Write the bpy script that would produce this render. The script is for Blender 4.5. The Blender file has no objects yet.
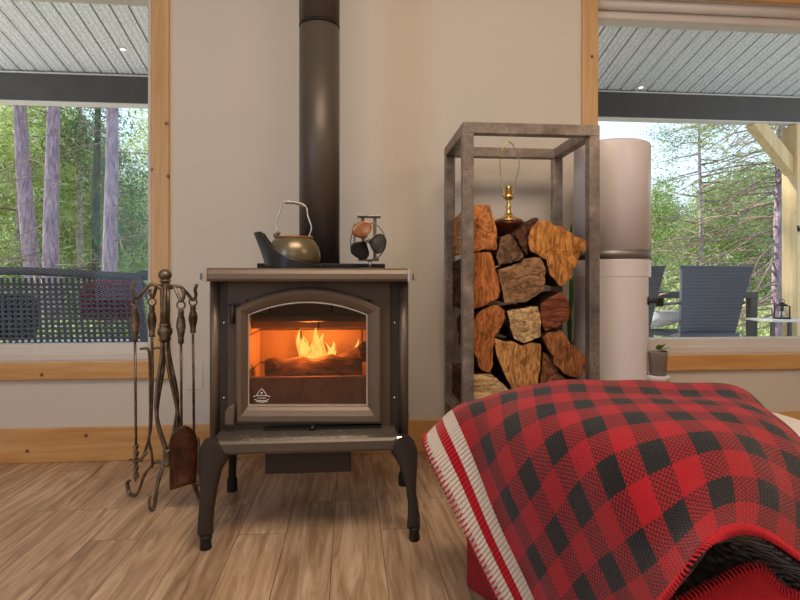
import bpy, bmesh, math, random
import numpy as np
from mathutils import Vector, Matrix, noise
S = bpy.context.scene
COL = S.collection
R = math.radians
random.seed(7)
# ------------------------------------------------------------------ camera
H = .7125; F = 560.0; TH = R(5.2); CT, ST = math.cos(TH), math.sin(TH); HY = 285
cam = bpy.data.objects.new('camera', bpy.data.cameras.new('camera')); COL.objects.link(cam)
cam.location = (0, 0, H); cam.rotation_euler = (R(90), 0, -TH)
cam.data.sensor_width = 36; cam.data.lens = F / 800 * 36; cam.data.shift_y = -(300 - HY) / 800.0
cam.data.clip_start = .05; cam.data.clip_end = 300
S.camera = cam
def P(px, py, Y):
    """photo pixel + distance plane -> world point"""
    xc = (px - 400) / F; zc = (HY - py) / F
    t = Y / (CT - xc * ST)
    return Vector((t * (xc * CT + ST), Y, H + t * zc))
def PX(px, Y): return P(px, HY, Y).x
# ------------------------------------------------------------------ world, sun, lights, exposure
w = bpy.data.worlds.new('sky'); S.world = w; w.use_nodes = True
nt = w.node_tree; bg = nt.nodes['Background']
tc = nt.nodes.new('ShaderNodeTexCoord'); sp = nt.nodes.new('ShaderNodeSeparateXYZ'); cr = nt.nodes.new('ShaderNodeValToRGB')
nt.links.new(tc.outputs['Generated'], sp.inputs[0]); nt.links.new(sp.outputs['Z'], cr.inputs['Fac'])
cr.color_ramp.elements[0].position = 0.0; cr.color_ramp.elements[0].color = (.80, .91, 1, 1)
cr.color_ramp.elements[1].position = .7; cr.color_ramp.elements[1].color = (.45, .68, 1, 1)
nt.links.new(cr.outputs['Color'], bg.inputs['Color']); bg.inputs['Strength'].default_value = 1.55
def light(name, kind, loc, energy, color, size=None, size_y=None, target=None, rot=None):
    l = bpy.data.lights.new(name, kind); l.energy = energy; l.color = color
    if kind == 'AREA':
        l.size = size
        if size_y: l.shape = 'RECTANGLE'; l.size_y = size_y
    elif kind == 'POINT': l.shadow_soft_size = size
    o = bpy.data.objects.new(name, l); COL.objects.link(o); o.location = loc
    if target is not None: o.rotation_euler = (Vector(target) - Vector(loc)).to_track_quat('-Z', 'Y').to_euler()
    return o
sun = light('sun', 'SUN', (-8, 2, 9), 7.0, (1, .93, .82), target=(-8 + 1, 2 - .52, 9 - .74)); sun.data.angle = R(1)
light('ceiling_lamp_light', 'AREA', (.15, .3, 2.64), 40, (1, .79, .58), 1.5, .9, target=(.1, .55, 0))
light('side_window_daylight', 'AREA', (-2.45, -1.1, 1.5), 27, (.42, .68, 1), .8, 1.9, target=(.1, 2.3, 1.1))
light('rear_window_daylight', 'AREA', (-.3, -2.3, 1.7), 9, (1, .90, .80), 1.6, 1.6, target=(0, 2.4, .7))
light('wall_lamp_light', 'AREA', (1.9, .1, 1.9), 6, (1, .72, .5), .5, .5, target=(1.0, 2.4, .9))
S.view_settings.view_transform = 'Standard'; S.view_settings.look = 'None'
S.view_settings.exposure = 0.0; S.view_settings.gamma = 1; S.view_settings.use_curve_mapping = False
# ------------------------------------------------------------------ materials
class N:
    def __init__(s, name):
        s.m = bpy.data.materials.new(name); s.m.use_nodes = True; s.t = s.m.node_tree
        s.b = s.t.nodes['Principled BSDF']; s.o = s.t.nodes['Material Output']
    def n(s, typ, ins=None, **kw):
        x = s.t.nodes.new('ShaderNode' + typ)
        for k, v in kw.items(): setattr(x, k, v)
        for k, v in (ins or {}).items(): s.set(x.inputs[k], v)
        return x
    def set(s, sock, v):
        if isinstance(v, bpy.types.NodeSocket): s.t.links.new(v, sock)
        else: sock.default_value = v
    def coord(s, scale=(1, 1, 1), kind='Object', rot=(0, 0, 0)):
        tc = s.n('TexCoord'); mp = s.n('Mapping', {'Vector': tc.outputs[kind], 'Scale': scale, 'Rotation': rot}); return mp.outputs[0]
    def world(s, scale=(1, 1, 1)):
        g = s.n('NewGeometry'); mp = s.n('Mapping', {'Vector': g.outputs['Position'], 'Scale': scale}); return mp.outputs[0]
    def noise(s, vec, scale=5, detail=4, rough=.55, dist=0):
        return s.n('TexNoise', {'Vector': vec, 'Scale': scale, 'Detail': detail, 'Roughness': rough, 'Distortion': dist}).outputs['Fac']
    def ramp(s, fac, stops):
        r = s.n('ValToRGB', {'Fac': fac}); e = r.color_ramp.elements
        while len(e) < len(stops): e.new(.5)
        for k, (p, c) in enumerate(stops): e[k].position = p; e[k].color = (*c, 1) if len(c) == 3 else c
        return r.outputs['Color']
    def mix(s, f, a, b, mode='MIX'):
        x = s.n('Mix', data_type='RGBA', blend_type=mode)
        s.set(x.inputs[0], f); s.set(x.inputs[6], a if isinstance(a, bpy.types.NodeSocket) else (*a, 1)); s.set(x.inputs[7], b if isinstance(b, bpy.types.NodeSocket) else (*b, 1))
        return x.outputs[2]
    def math(s, op, a, b=0.0, c=0.0):
        x = s.n('Math', operation=op); s.set(x.inputs[0], a); s.set(x.inputs[1], b); s.set(x.inputs[2], c); return x.outputs[0]
    def bump(s, h, strength=.3, dist=.01):
        b = s.n('Bump', {'Height': h, 'Strength': strength, 'Distance': dist}); s.set(s.b.inputs['Normal'], b.outputs[0])
    def p(s, **kw):
        for k, v in kw.items():
            k = {'color': 'Base Color', 'rough': 'Roughness', 'metal': 'Metallic', 'spec': 'Specular IOR Level', 'sheen': 'Sheen Weight', 'coat': 'Coat Weight'}[k]
            s.set(s.b.inputs[k], (*v, 1) if isinstance(v, tuple) else v)
        return s
def srgb(r, g, b):
    f = lambda c: (c / 255 / 12.92) if c / 255 <= .04045 else ((c / 255 + .055) / 1.055) ** 2.4
    return (f(r), f(g), f(b))
def simple(name, col, rough=.5, metal=0, var=.12, nscale=8, bump=0, bscale=60, spec=.5):
    k = N(name); v = k.coord()
    c = k.noise(v, nscale, 3)
    d = tuple(x * (1 - var) for x in col); e = tuple(min(1, x * (1 + var)) for x in col)
    k.p(color=k.ramp(c, [(.3, d), (.7, e)]), rough=rough, metal=metal, spec=spec)
    if bump: k.bump(k.noise(v, bscale, 3), bump, .004)
    return k.m
M = {}
M['wall'] = simple('wall_paint', (.72, .67, .60), .85, var=.015, nscale=3, bump=.05, bscale=220)
M['ceiling'] = simple('ceiling_paint', (.8, .78, .74), .9, var=.02)
M['roomwall'] = simple('room_wall_paint', (.62, .54, .44), .9, var=.02)
def wood(name, c1, c2, c3, axis='x', rough=.45, knots=True):
    k = N(name); sc = {'x': (1, 12, 12), 'z': (12, 12, 1)}[axis]
    v = k.world(sc)
    a = k.noise(v, 2.2, 6, .6, .6); c = k.ramp(a, [(.28, c1), (.5, c2), (.72, c3)])
    if knots:
        sk_ = k.n('SeparateXYZ', {0: k.n('NewGeometry').outputs['Position']}); kv = k.n('CombineXYZ', {0: sk_.outputs[0], 1: sk_.outputs[2]}).outputs[0]
        vo = k.n('TexVoronoi', {'Vector': kv, 'Scale': 5.2}, voronoi_dimensions='2D').outputs['Distance']
        vo = k.math('ADD', vo, k.math('MULTIPLY', k.math('SUBTRACT', k.noise(k.world(), 60, 2), .5), .03))
        r = k.ramp(vo, [(0.0, (1, 1, 1)), (.028, (.9, .9, .9)), (.052, (0, 0, 0))])
        c = k.mix(r, c, (.13, .045, .012))
    k.p(color=c, rough=rough); k.bump(a, .12, .003); return k.m
PINE = (srgb(196, 140, 78), srgb(214, 162, 100), srgb(226, 182, 124))
M['pine'] = wood('pine_trim', *PINE, 'x'); M['pinev'] = wood('pine_casing', srgb(196, 152, 98), srgb(212, 172, 120), srgb(222, 188, 138), 'z')
M['cedar'] = wood('post_wood', srgb(232, 196, 140), srgb(242, 212, 160), srgb(248, 224, 178), 'z', .6, False)
M['frame'] = simple('white_window_frame', (.74, .69, .65), .4, var=.03)
# floor
k = N('wood_look_floor_tiles'); g = k.n('NewGeometry'); sx = k.n('SeparateXYZ', {0: g.outputs['Position']})
cx = k.n('CombineXYZ', {0: sx.outputs[1], 1: k.math('ADD', sx.outputs[0], .180 + .1355 * 40)})
br = k.n('TexBrick', {'Vector': cx.outputs[0], 'Color1': (1, 1, 1, 1), 'Color2': (0, 0, 0, 1), 'Mortar': (.5, .5, .5, 1), 'Scale': 1, 'Mortar Size': .0013, 'Mortar Smooth': .3, 'Bias': 0, 'Brick Width': .62, 'Row Height': .1355}, offset=.37, offset_frequency=3, squash=1)
gv = k.n('CombineXYZ', {0: k.math('MULTIPLY', sx.outputs[1], 1.0), 1: k.math('MULTIPLY', sx.outputs[0], 11), 2: k.math('MULTIPLY', br.outputs['Color'], 3.1)})
n1 = k.noise(gv.outputs[0], 2.6, 7, .62, 1.2); n2 = k.noise(gv.outputs[0], 9, 5, .6, .4)
c = k.ramp(n1, [(.30, srgb(100, 74, 54)), (.48, srgb(186, 152, 122)), (.68, srgb(240, 214, 186))])
c = k.mix(k.math('MULTIPLY', n2, .35), c, srgb(158, 128, 102))
c = k.mix(.3, c, k.mix(br.outputs['Color'], srgb(140, 108, 80), srgb(216, 184, 150)))
c = k.mix(k.math('MULTIPLY', br.outputs['Fac'], .75), c, srgb(70, 54, 40))
k.p(color=c, rough=k.math('MULTIPLY_ADD', n2, .25, .30), spec=.4); k.bump(k.math('SUBTRACT', n2, k.math('MULTIPLY', br.outputs['Fac'], 2)), .12, .002)
M['floor'] = k.m
# metals
M['stove'] = simple('stove_bronze_paint', srgb(120, 107, 95), .40, .45, .06, 5, .08, 300)
M['stovedark'] = simple('stove_dark_paint', srgb(62, 54, 50), .5, .35, .08, 5)
M['panel'] = simple('stove_panel_paint', srgb(92, 80, 70), .45, .4, .06, 5)
M['black'] = simple('black_iron', srgb(30, 28, 28), .5, .2)
M['pipe'] = simple('stove_pipe_paint', srgb(92, 84, 77), .42, .35, .05, 3)
M['nickel'] = simple('bright_nickel', (.82, .80, .78), .16, 1, .05)
M['silver'] = simple('silver_wire', (.75, .73, .70), .25, .9, .05)
M['cap'] = simple('pale_corner_metal', (.86, .84, .80), .38, .7, .05)
k = N('raw_steel'); v = k.world((1, 1, 1)); a = k.noise(v, 7, 6, .7); b = k.noise(v, 90, 3)
c = k.ramp(a, [(.3, srgb(90, 82, 76)), (.52, srgb(142, 132, 124)), (.62, srgb(170, 158, 150)), (.72, srgb(196, 182, 172))])
c = k.mix(k.ramp(b, [(.64, (0, 0, 0)), (.72, (.8, .8, .8))]), c, srgb(64, 44, 38))
k.p(color=c, metal=.45, rough=.42); k.bump(b, .15, .002); M['steel'] = k.m
k = N('antique_bronze'); v = k.coord(); a = k.noise(v, 25, 4)
k.p(color=k.ramp(a, [(.3, srgb(80, 66, 54)), (.55, srgb(128, 112, 94)), (.75, srgb(188, 172, 150))]), metal=.7, rough=.36); M['bronze'] = k.m
k = N('rusty_shovel'); v = k.coord(); a = k.noise(v, 14, 5, .7)
k.p(color=k.ramp(a, [(.35, srgb(60, 34, 24)), (.55, srgb(96, 58, 40)), (.75, srgb(140, 104, 84))]), metal=.55, rough=.42); M['rust'] = k.m
M['brass'] = simple('polished_brass', (.80, .60, .25), .18, 1, .05)
M['brasswire'] = simple('brass_wire', (.62, .50, .26), .25, 1, .05)
M['copper'] = simple('copper_paint', srgb(190, 128, 84), .35, .6, .05)
M['darkcopper'] = simple('dark_copper', srgb(96, 52, 34), .28, .7, .1)
M['kettle_up'] = simple('kettle_bronze', srgb(128, 118, 96), .3, .6, .06)
M['kettle_low'] = simple('kettle_dark_iron', srgb(62, 60, 62), .38, .5, .06)
M['white_plastic'] = simple('white_enamel', (.82, .77, .80), .32, 0, .02, 3)
M['cream'] = simple('cream_cloth', (.80, .76, .70), .9, 0, .04, 6, .2, 300)
M['blackplastic'] = simple('black_plastic', (.02, .02, .02), .3)
M['grey_pot'] = simple('grey_pot', srgb(150, 140, 132), .35, .3, .04)
M['soil'] = simple('soil', (.02, .015, .01), .95)
M['leaf'] = simple('green_leaf', srgb(120, 160, 70), .5, 0, .25, 9)
M['leafdark'] = simple('dark_green_leaf', srgb(74, 124, 58), .5, 0, .25, 9)
M['outlet'] = simple('outlet_plastic', (.74, .70, .64), .5, 0, .02)
# glass
def glass(name, tint=(1, 1, 1), refl=.6):
    k = N(name); k.t.nodes.remove(k.b)
    tr = k.n('BsdfTransparent', {'Color': (*tint, 1)}); gl = k.n('BsdfGlossy', {'Color': (1, 1, 1, 1), 'Roughness': .02})
    fr = k.n('Fresnel', {'IOR': 1.45}); mx = k.n('MixShader', {0: k.math('MULTIPLY', fr.outputs[0], refl), 1: tr.outputs[0], 2: gl.outputs[0]})
    k.t.links.new(mx.outputs[0], k.o.inputs[0]); return k.m
M['glass'] = glass('window_glass', (.97, .98, .98), .10)
M['stove_glass'] = glass('stove_glass', (.78, .60, .50), 1.8)
def emis(name, col, st):
    k = N(name); k.p(color=(0, 0, 0)); k.set(k.b.inputs['Emission Color'], (*col, 1)); k.set(k.b.inputs['Emission Strength'], st); return k.m
k = N('flame'); k.t.nodes.remove(k.b)
v = k.coord((1, 1, .35)); a = k.noise(v, 26, 3, .6, .8)
lw = k.n('LayerWeight', {'Blend': .35}); fac = k.math('SUBTRACT', 1.0, lw.outputs['Facing'])
ec = k.ramp(k.math('MULTIPLY', fac, k.math('ADD', a, .45)), [(.1, (1, .10, .005)), (.5, (1, .30, .02)), (.95, (1, .74, .18))])
em = k.n('Emission', {'Color': ec, 'Strength': 1.7}); tr = k.n('BsdfTransparent')
mx = k.n('MixShader', {0: k.ramp(k.math('MULTIPLY', fac, k.math('ADD', a, .4)), [(.15, (0, 0, 0)), (.95, (1, 1, 1))]), 1: tr.outputs[0], 2: em.outputs[0]})
k.t.links.new(mx.outputs[0], k.o.inputs[0]); M['flame'] = k.m
k = N('glowing_embers'); a = k.noise(k.coord(), 38, 4, .6)
k.p(color=(.03, .02, .015), rough=.9); k.set(k.b.inputs['Emission Color'], (1, .22, .03, 1)); k.set(k.b.inputs['Emission Strength'], k.math('MULTIPLY', k.math('POWER', a, 4), 9)); M['ember'] = k.m
k = N('fire_brick'); g = k.n('NewGeometry'); sx = k.n('SeparateXYZ', {0: g.outputs['Position']})
cx = k.n('CombineXYZ', {0: k.math('ADD', sx.outputs[0], sx.outputs[1]), 1: sx.outputs[2]})
br = k.n('TexBrick', {'Vector': cx.outputs[0], 'Color1': (.40, .28, .17, 1), 'Color2': (.30, .21, .13, 1), 'Mortar': (.05, .035, .025, 1), 'Scale': 1, 'Mortar Size': .003, 'Brick Width': .21, 'Row Height': .112})
k.p(color=br.outputs['Color'], rough=.95); M['brick'] = k.m
M['shadebrick'] = simple('shaded_brick', (.10, .06, .045), .95, 0, .3, 18, .3, 60)  # brick copy darkened in its colour to paint the rail's shade
# ------------------------------------------------------------------ mesh helpers
def wloc(o):
    v = Vector((0, 0, 0))
    while o is not None: v += Vector(o.location); o = o.parent
    return v
def props(o, label=None, cat=None, group=None, kind=None):
    if label: o['label'] = label
    if cat: o['category'] = cat
    if group: o['group'] = group
    if kind: o['kind'] = kind
    return o
def empty(name, loc, label, cat, group=None):
    o = bpy.data.objects.new(name, None); COL.objects.link(o); o.location = loc; o.empty_display_size = .05
    return props(o, label, cat, group)
class MB:
    def __init__(s): s.v = []; s.f = []; s.mi = []; s.sm = []
    def add(s, vs, fs, mi=0, smooth=False):
        n = len(s.v); s.v += [tuple(x) for x in vs]
        for q in fs: s.f.append([a + n for a in q]); s.mi.append(mi); s.sm.append(smooth)
        return s
    def box(s, x0, x1, y0, y1, z0, z1, mi=0):
        v = [(x, y, z) for x in (x0, x1) for y in (y0, y1) for z in (z0, z1)]
        return s.add(v, [(0, 1, 3, 2), (4, 6, 7, 5), (0, 4, 5, 1), (2, 3, 7, 6), (0, 2, 6, 4), (1, 5, 7, 3)], mi)
    def rbox(s, c, size, rot=(0, 0, 0), mi=0):
        m = Matrix.LocRotScale(Vector(c), __import__('mathutils').Euler(rot), Vector(size))
        v = [m @ Vector((x, y, z)) for x in (-.5, .5) for y in (-.5, .5) for z in (-.5, .5)]
        return s.add(v, [(0, 1, 3, 2), (4, 6, 7, 5), (0, 4, 5, 1), (2, 3, 7, 6), (0, 2, 6, 4), (1, 5, 7, 3)], mi)
    def beam(s, a, b, wd, dp, up=(0, 0, 1), mi=0):
        a, b = Vector(a), Vector(b); d = (b - a).normalized(); u = Vector(up); r = d.cross(u).normalized(); u = r.cross(d)
        v = []
        for q in (a, b):
            for i, j in ((-1, -1), (1, -1), (1, 1), (-1, 1)): v.append(q + r * i * wd / 2 + u * j * dp / 2)
        return s.add(v, [(0, 1, 2, 3), (7, 6, 5, 4), (0, 4, 5, 1), (1, 5, 6, 2), (2, 6, 7, 3), (3, 7, 4, 0)], mi)
    def tube(s, pts, r, n=10, mi=0, closed=False, cap=True, flat=1.0):
        pts = [Vector(p) for p in pts]; m = len(pts)
        rr = r if isinstance(r, (list, tuple)) else [r] * m
        base = len(s.v); vs = []; up = None
        for i, p in enumerate(pts):
            a = pts[(i - 1) % m] if (closed or i) else p; b = pts[(i + 1) % m] if (closed or i < m - 1) else p
            t = (b - a)
            t = t.normalized() if t.length > 1e-9 else Vector((0, 0, 1))
            if up is None: up = t.orthogonal().normalized()
            up = (up - t * up.dot(t))
            up = up.normalized() if up.length > 1e-6 else t.orthogonal().normalized()
            sd = t.cross(up)
            for k_ in range(n):
                an = 2 * math.pi * k_ / n; vs.append(p + (up * math.cos(an) + sd * math.sin(an) * flat) * rr[i])
        fs = []
        for i in range(m if closed else m - 1):
            for k_ in range(n):
                a = i * n + k_; b = i * n + (k_ + 1) % n; j = ((i + 1) % m) * n
                fs.append((a, b, j + (k_ + 1) % n, j + k_))
        if cap and not closed: fs.append(tuple(range(n - 1, -1, -1))); fs.append(tuple((m - 1) * n + q for q in range(n)))
        return s.add(vs, fs, mi, True)
    def lathe(s, prof, c=(0, 0, 0), n=28, mi=0, cap=True, sx=1, sy=1):
        c = Vector(c); vs = []
        for r, z in prof:
            for k_ in range(n):
                an = 2 * math.pi * k_ / n; vs.append(c + Vector((r * sx * math.cos(an), r * sy * math.sin(an), z)))
        fs = []
        for i in range(len(prof) - 1):
            for k_ in range(n):
                fs.append((i * n + k_, i * n + (k_ + 1) % n, (i + 1) * n + (k_ + 1) % n, (i + 1) * n + k_))
        if cap:
            fs.append(tuple(range(n - 1, -1, -1))); fs.append(tuple((len(prof) - 1) * n + q for q in range(n)))
        return s.add(vs, fs, mi, True)
    def prism(s, poly, y0, y1, mi=0, plane='xz'):
        """poly: list of (a,b); extruded along the third axis"""
        n = len(poly)
        def q(a, b, t): return {'xz': (a, t, b), 'xy': (a, b, t), 'yz': (t, a, b)}[plane]
        v = [q(a, b, y0) for a, b in poly] + [q(a, b, y1) for a, b in poly]
        return s.add(v, [tuple(range(n)), tuple(range(2 * n - 1, n - 1, -1))] + [(i, i + n, (i + 1) % n + n, (i + 1) % n) for i in range(n)], mi)
    def grid(s, rows, mi=0, close=False, smooth=True):
        a = len(rows); b = len(rows[0]); v = [p for r in rows for p in r]
        fs = [(i * b + j, i * b + (j + 1) % b, (i + 1) * b + (j + 1) % b, (i + 1) * b + j) for i in range(a - 1) for j in range(b if close else b - 1)]
        return s.add(v, fs, mi, smooth)
    def ball(s, c, r, n=12, sc=(1, 1, 1), mi=0):
        prof = [(max(1e-4, r * math.sin(math.pi * i / 8)), -r * math.cos(math.pi * i / 8)) for i in range(9)]
        st = len(s.v); s.lathe(prof, (0, 0, 0), n, mi)
        for i in range(st, len(s.v)): x, y, z = s.v[i]; s.v[i] = (c[0] + x * sc[0], c[1] + y * sc[1], c[2] + z * sc[2])
        return s
    def build(s, name, mats, parent=None, bevel=0, seg=2, origin=None, recalc=True, autosmooth=True):
        me = bpy.data.meshes.new(name)
        if parent is not None: off = wloc(parent)
        elif origin is not None: off = Vector(origin)
        else:
            a = np.array(s.v); off = Vector(((a[:, 0].min() + a[:, 0].max()) / 2, (a[:, 1].min() + a[:, 1].max()) / 2, a[:, 2].min()))
        me.from_pydata([(x - off.x, y - off.y, z - off.z) for x, y, z in s.v], [], s.f)
        for m in (mats if isinstance(mats, (list, tuple)) else [mats]): me.materials.append(m)
        me.polygons.foreach_set('material_index', s.mi); me.polygons.foreach_set('use_smooth', s.sm); me.update()
        if recalc:
            bm = bmesh.new(); bm.from_mesh(me); bmesh.ops.recalc_face_normals(bm, faces=bm.faces); bm.to_mesh(me); bm.free()
        o = bpy.data.objects.new(name, me); COL.objects.link(o)
        if parent is not None: o.parent = parent
        else: o.location = off
        if bevel:
            b = o.modifiers.new('bevel', 'BEVEL'); b.width = bevel; b.segments = seg; b.limit_method = 'ANGLE'; b.angle_limit = R(35)
        return o
def struct(o): o['kind'] = 'structure'; return o
def smooth_path(pts, k_=6):
    """Catmull-Rom through points"""
    p = [Vector(q) for q in pts]; p = [p[0] * 2 - p[1]] + p + [p[-1] * 2 - p[-2]]; out = []
    for i in range(1, len(p) - 2):
        for j in range(k_):
            t = j / k_; a, b, c, d = p[i - 1], p[i], p[i + 1], p[i + 2]
            out.append(.5 * ((2 * b) + (c - a) * t + (2 * a - 5 * b + 4 * c - d) * t * t + (3 * b - a - 3 * c + d) * t ** 3))
    out.append(p[-2]); return out
def copy_tree(o, parent=None):
    c = o.copy(); COL.objects.link(c); c.parent = parent
    for ch in [x for x in bpy.data.objects if x.parent is o]: copy_tree(ch, c)
    return c
# ------------------------------------------------------------------ room shell
WY = 2.38; WT = .16
LX0, LX1 = -2.05, PX(150, WY); RX0, RX1 = PX(596, WY), 2.75; WZ0, WZ1 = .405, 1.99
XL, XR, YB, CZ = -2.6, 3.3, -2.5, 2.75
mb = MB().box(XL, XR, YB, WY + WT, -.12, 0); struct(mb.build('floor', M['floor']))
struct(MB().box(XL - .1, XR + .1, YB - .1, WY + WT, CZ, CZ + .12).build('ceiling', M['ceiling']))
mb = MB()
mb.box(XL, LX0, WY, WY + WT, 0, CZ); mb.box(LX1, RX0, WY, WY + WT, 0, CZ); mb.box(RX1, XR, WY, WY + WT, 0, CZ)
for a, b in ((LX0, LX1), (RX0, RX1)): mb.box(a, b, WY, WY + WT, 0, WZ0); mb.box(a, b, WY, WY + WT, WZ1, CZ)
struct(mb.build('wall_back', M['wall']))
struct(MB().box(XL - .1, XL, YB, WY + WT, -.12, CZ).build('wall_left', M['roomwall']))
struct(MB().box(XR, XR + .1, YB, WY + WT, -.12, CZ).build('wall_right', M['roomwall']))
struct(MB().box(XL - .1, XR + .1, YB - .1, YB, -.12, CZ).build('wall_front', M['roomwall']))
struct(MB().box(XL, XR, WY - .018, WY, 0, .137).build('baseboard_back', M['pine'], bevel=.003))
# windows: white frame, glass, pine casing
def window(n, x0, x1, header):
    root = struct(MB().box(x0, x0 + .014, WY + .02, WY + WT - .01, WZ0, WZ1).box(x1 - .010, x1, WY + .002, WY + .06, WZ0, WZ1)
                  .box(x0, x1, WY + .004, WY + WT - .01, WZ0, WZ0 + .03).box(x0, x1, WY + .02, WY + WT - .01, WZ1 - .03, WZ1)
                  .build('window_%d' % n, M['frame'], bevel=.004))
    rl = wloc(root)
    MB().box(x0 + .012, x1 - .012, WY + .05, WY + .13, WZ0 + .02, WZ0 + .062).build('sash_rail', M['frame'], root, .006)
    MB().box(x0 + .012, x1 - .012, WY + .05, WY + .13, WZ1 - header, WZ1 - .01).build('head_rail', M['frame'], root, .006)
    MB().tube([(x0 + .02, WY + .035, WZ1 - .022), (x1 - .02, WY + .035, WZ1 - .022)], .02, 14).build('rolled_shade', M['frame'], root)
    MB().box(x0 + .005, x1 - .005, WY + .088, WY + .094, WZ0 + .05, WZ1 - header + .01).build('window_glass', M['glass'], root)
    return root
w1 = window(1, LX0, LX1, .075); w2 = window(2, RX0, RX1, .075)
def casing(n, parts):
    mb = MB()
    for q in parts: mb.box(*q)
    return struct(mb.build('trim_%d' % n, M['pinev'], bevel=.004))
cy0, cy1 = WY - .02, WY + .0
casing(1, [(PX(152.5, WY), PX(170, WY), cy0, cy1, .328, WZ1 + .07)])
casing(2, [(PX(581, WY), RX0 + .002, cy0, cy1, .334, WZ1 + .07)])
for n, (a, b) in ((3, (LX0 - .07, PX(152.5, WY) - .0005)), (4, (RX0 + .0025, RX1 + .07))):
    struct(MB().box(a, b, cy0, cy1, .332, .402).build('trim_%d' % n, M['pine'], bevel=.004))
for n, (a, b) in ((5, (LX0 - .07, PX(152.5, WY) - .0005)), (6, (RX0 + .0025, RX1 + .07))):
    struct(MB().box(a, b, cy0, cy1, WZ1, WZ1 + .07).build('trim_%d' % n, M['pine'], bevel=.004))
for n, a in ((7, LX0 - .07), (8, RX1)): struct(MB().box(a, a + .07, cy0, cy1, .402, WZ1).build('trim_%d' % n, M['pinev'], bevel=.004))
# outlet cover on the wall
a = P(188, 362, WY); b = P(203, 389, WY)
o = empty('wall_outlet', ((a.x + b.x) / 2, WY, b.z), 'pale outlet cover on the wall between the fire tools and the stove', 'outlet')
MB().box(a.x, b.x, WY - .005, WY, b.z, a.z).build('cover_plate', M['outlet'], o, .002)
for zz in (.3, .7):
    zc = b.z + (a.z - b.z) * zz; mx_ = (a.x + b.x) / 2
    MB().box(mx_ - .012, mx_ + .012, WY - .0065, WY - .004, zc - .012, zc + .012).build('socket', M['frame'], o, .002)
# ------------------------------------------------------------------ porch: deck, roof, beam, post
DZ = -.10
k = N('deck_boards'); v = k.world((8, 1, 1)); k.p(color=k.ramp(k.noise(v, 3, 5), [(.3, srgb(196, 186, 174)), (.7, srgb(224, 214, 200))]), rough=.7); M['deck'] = k.m
mb = MB()
for i in range(18): mb.box(-4.5, 5.5, 2.545 + i * .125, 2.545 + i * .125 + .118, DZ - .04, DZ)
struct(mb.build('floor_deck', M['deck']))
BY = 4.40; BZ0 = 2.08; BZ1 = 2.31; SL = .236
def sofz(y): return BZ1 + SL * (BY - y)
k = N('perforated_soffit'); v = k.world((1, 1, 1))
vo = k.n('TexVoronoi', {'Vector': v, 'Scale': 110}, voronoi_dimensions='3D').outputs['Distance']
rbw = k.n('TexWave', {'Vector': k.world((1, 0, 0)), 'Scale': 2.9 / .116 / 2 / 3.14159 * 3.14159 * .628}, bands_direction='X').outputs['Fac']
k.p(color=k.mix(k.math('MULTIPLY', k.math('GREATER_THAN', rbw, .55), .18), k.mix(k.ramp(vo, [(.22, (1, 1, 1)), (.34, (0, 0, 0))]), srgb(238, 240, 240), srgb(110, 112, 112)), (.18, .18, .18)), rough=.5, metal=.1); M['soffit'] = k.m
M['darktrim'] = simple('dark_metal_trim', srgb(84, 78, 74), .5, .2, .08)
M['joint'] = simple('soffit_joint', (.03, .03, .03), .8)
mb = MB(); x = -2.08 - .116 * 26
while x < 6:
    y0, y1 = WY + WT + .002, BY + .10
    for (xa, xb, dz) in ((x, x + .104, 0),):
        z0, z1 = sofz(y0), sofz(y1)
        mb.add([(xa, y0, z0), (xb, y0, z0), (xb, y1, z1), (xa, y1, z1), (xa, y0, z0 + .02), (xb, y0, z0 + .02), (xb, y1, z1 + .02), (xa, y1, z1 + .02)],
               [(0, 1, 2, 3), (7, 6, 5, 4), (0, 4, 5, 1), (1, 5, 6, 2), (2, 6, 7, 3), (3, 7, 4, 0)], 0)
    x += .116
y0, y1 = WY + WT + .002, BY + .5
mb.add([(-5.5, y0, sofz(y0) + .02), (6.5, y0, sofz(y0) + .02), (6.5, y1, sofz(y1) + .02), (-5.5, y1, sofz(y1) + .02),
        (-5.5, y0, sofz(y0) + .12), (6.5, y0, sofz(y0) + .12), (6.5, y1, sofz(y1) + .12), (-5.5, y1, sofz(y1) + .12)],
       [(0, 1, 2, 3), (7, 6, 5, 4), (0, 4, 5, 1), (1, 5, 6, 2), (2, 6, 7, 3), (3, 7, 4, 0)], 1)
soff = struct(mb.build('ceiling_porch', [M['soffit'], M['joint']]))
struct(MB().box(-5.5, 6.5, BY, BY + .09, BZ0 + .006, BZ1 - .012).build('trim_9', M['darktrim'], bevel=.004))
struct(MB().box(-5.5, 6.5, BY - .003, BY + .094, BZ0 - .004, BZ0 + .006).build('trim_10', M['frame'], bevel=.002))  # pale beam underside; bounce light from the ground partly put into its colour
struct(MB().box(-5.5, 6.5, BY - .012, BY, BZ1 - .022, BZ1 - .012).build('trim_11', M['frame'], bevel=.002))
def spot(px, py, lab):
    # recessed lamp set in the sloped soffit
    xc = (px - 400) / F; zc = (HY - py) / F; A = CT - xc * ST
    Y = (BZ1 + SL * BY - H) / (zc / A + SL); c = P(px, py, Y)
    o = empty('recessed_light', c, lab, 'light', 'recessed lights in the porch ceiling')
    MB().lathe([(.024, -.004), (.028, .0), (.028, .006)], c, 20).build('trim_ring', M['frame'], o)
    MB().lathe([(.017, -.006), (.017, 0)], c, 16).build('lens', emis('lamp_lens', (1, .93, .8), 3), o)
spot(123, 49, 'small round recessed light in the porch ceiling seen through the left window')
spot(641, 87, 'small round recessed light in the porch ceiling seen through the right window')
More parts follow.
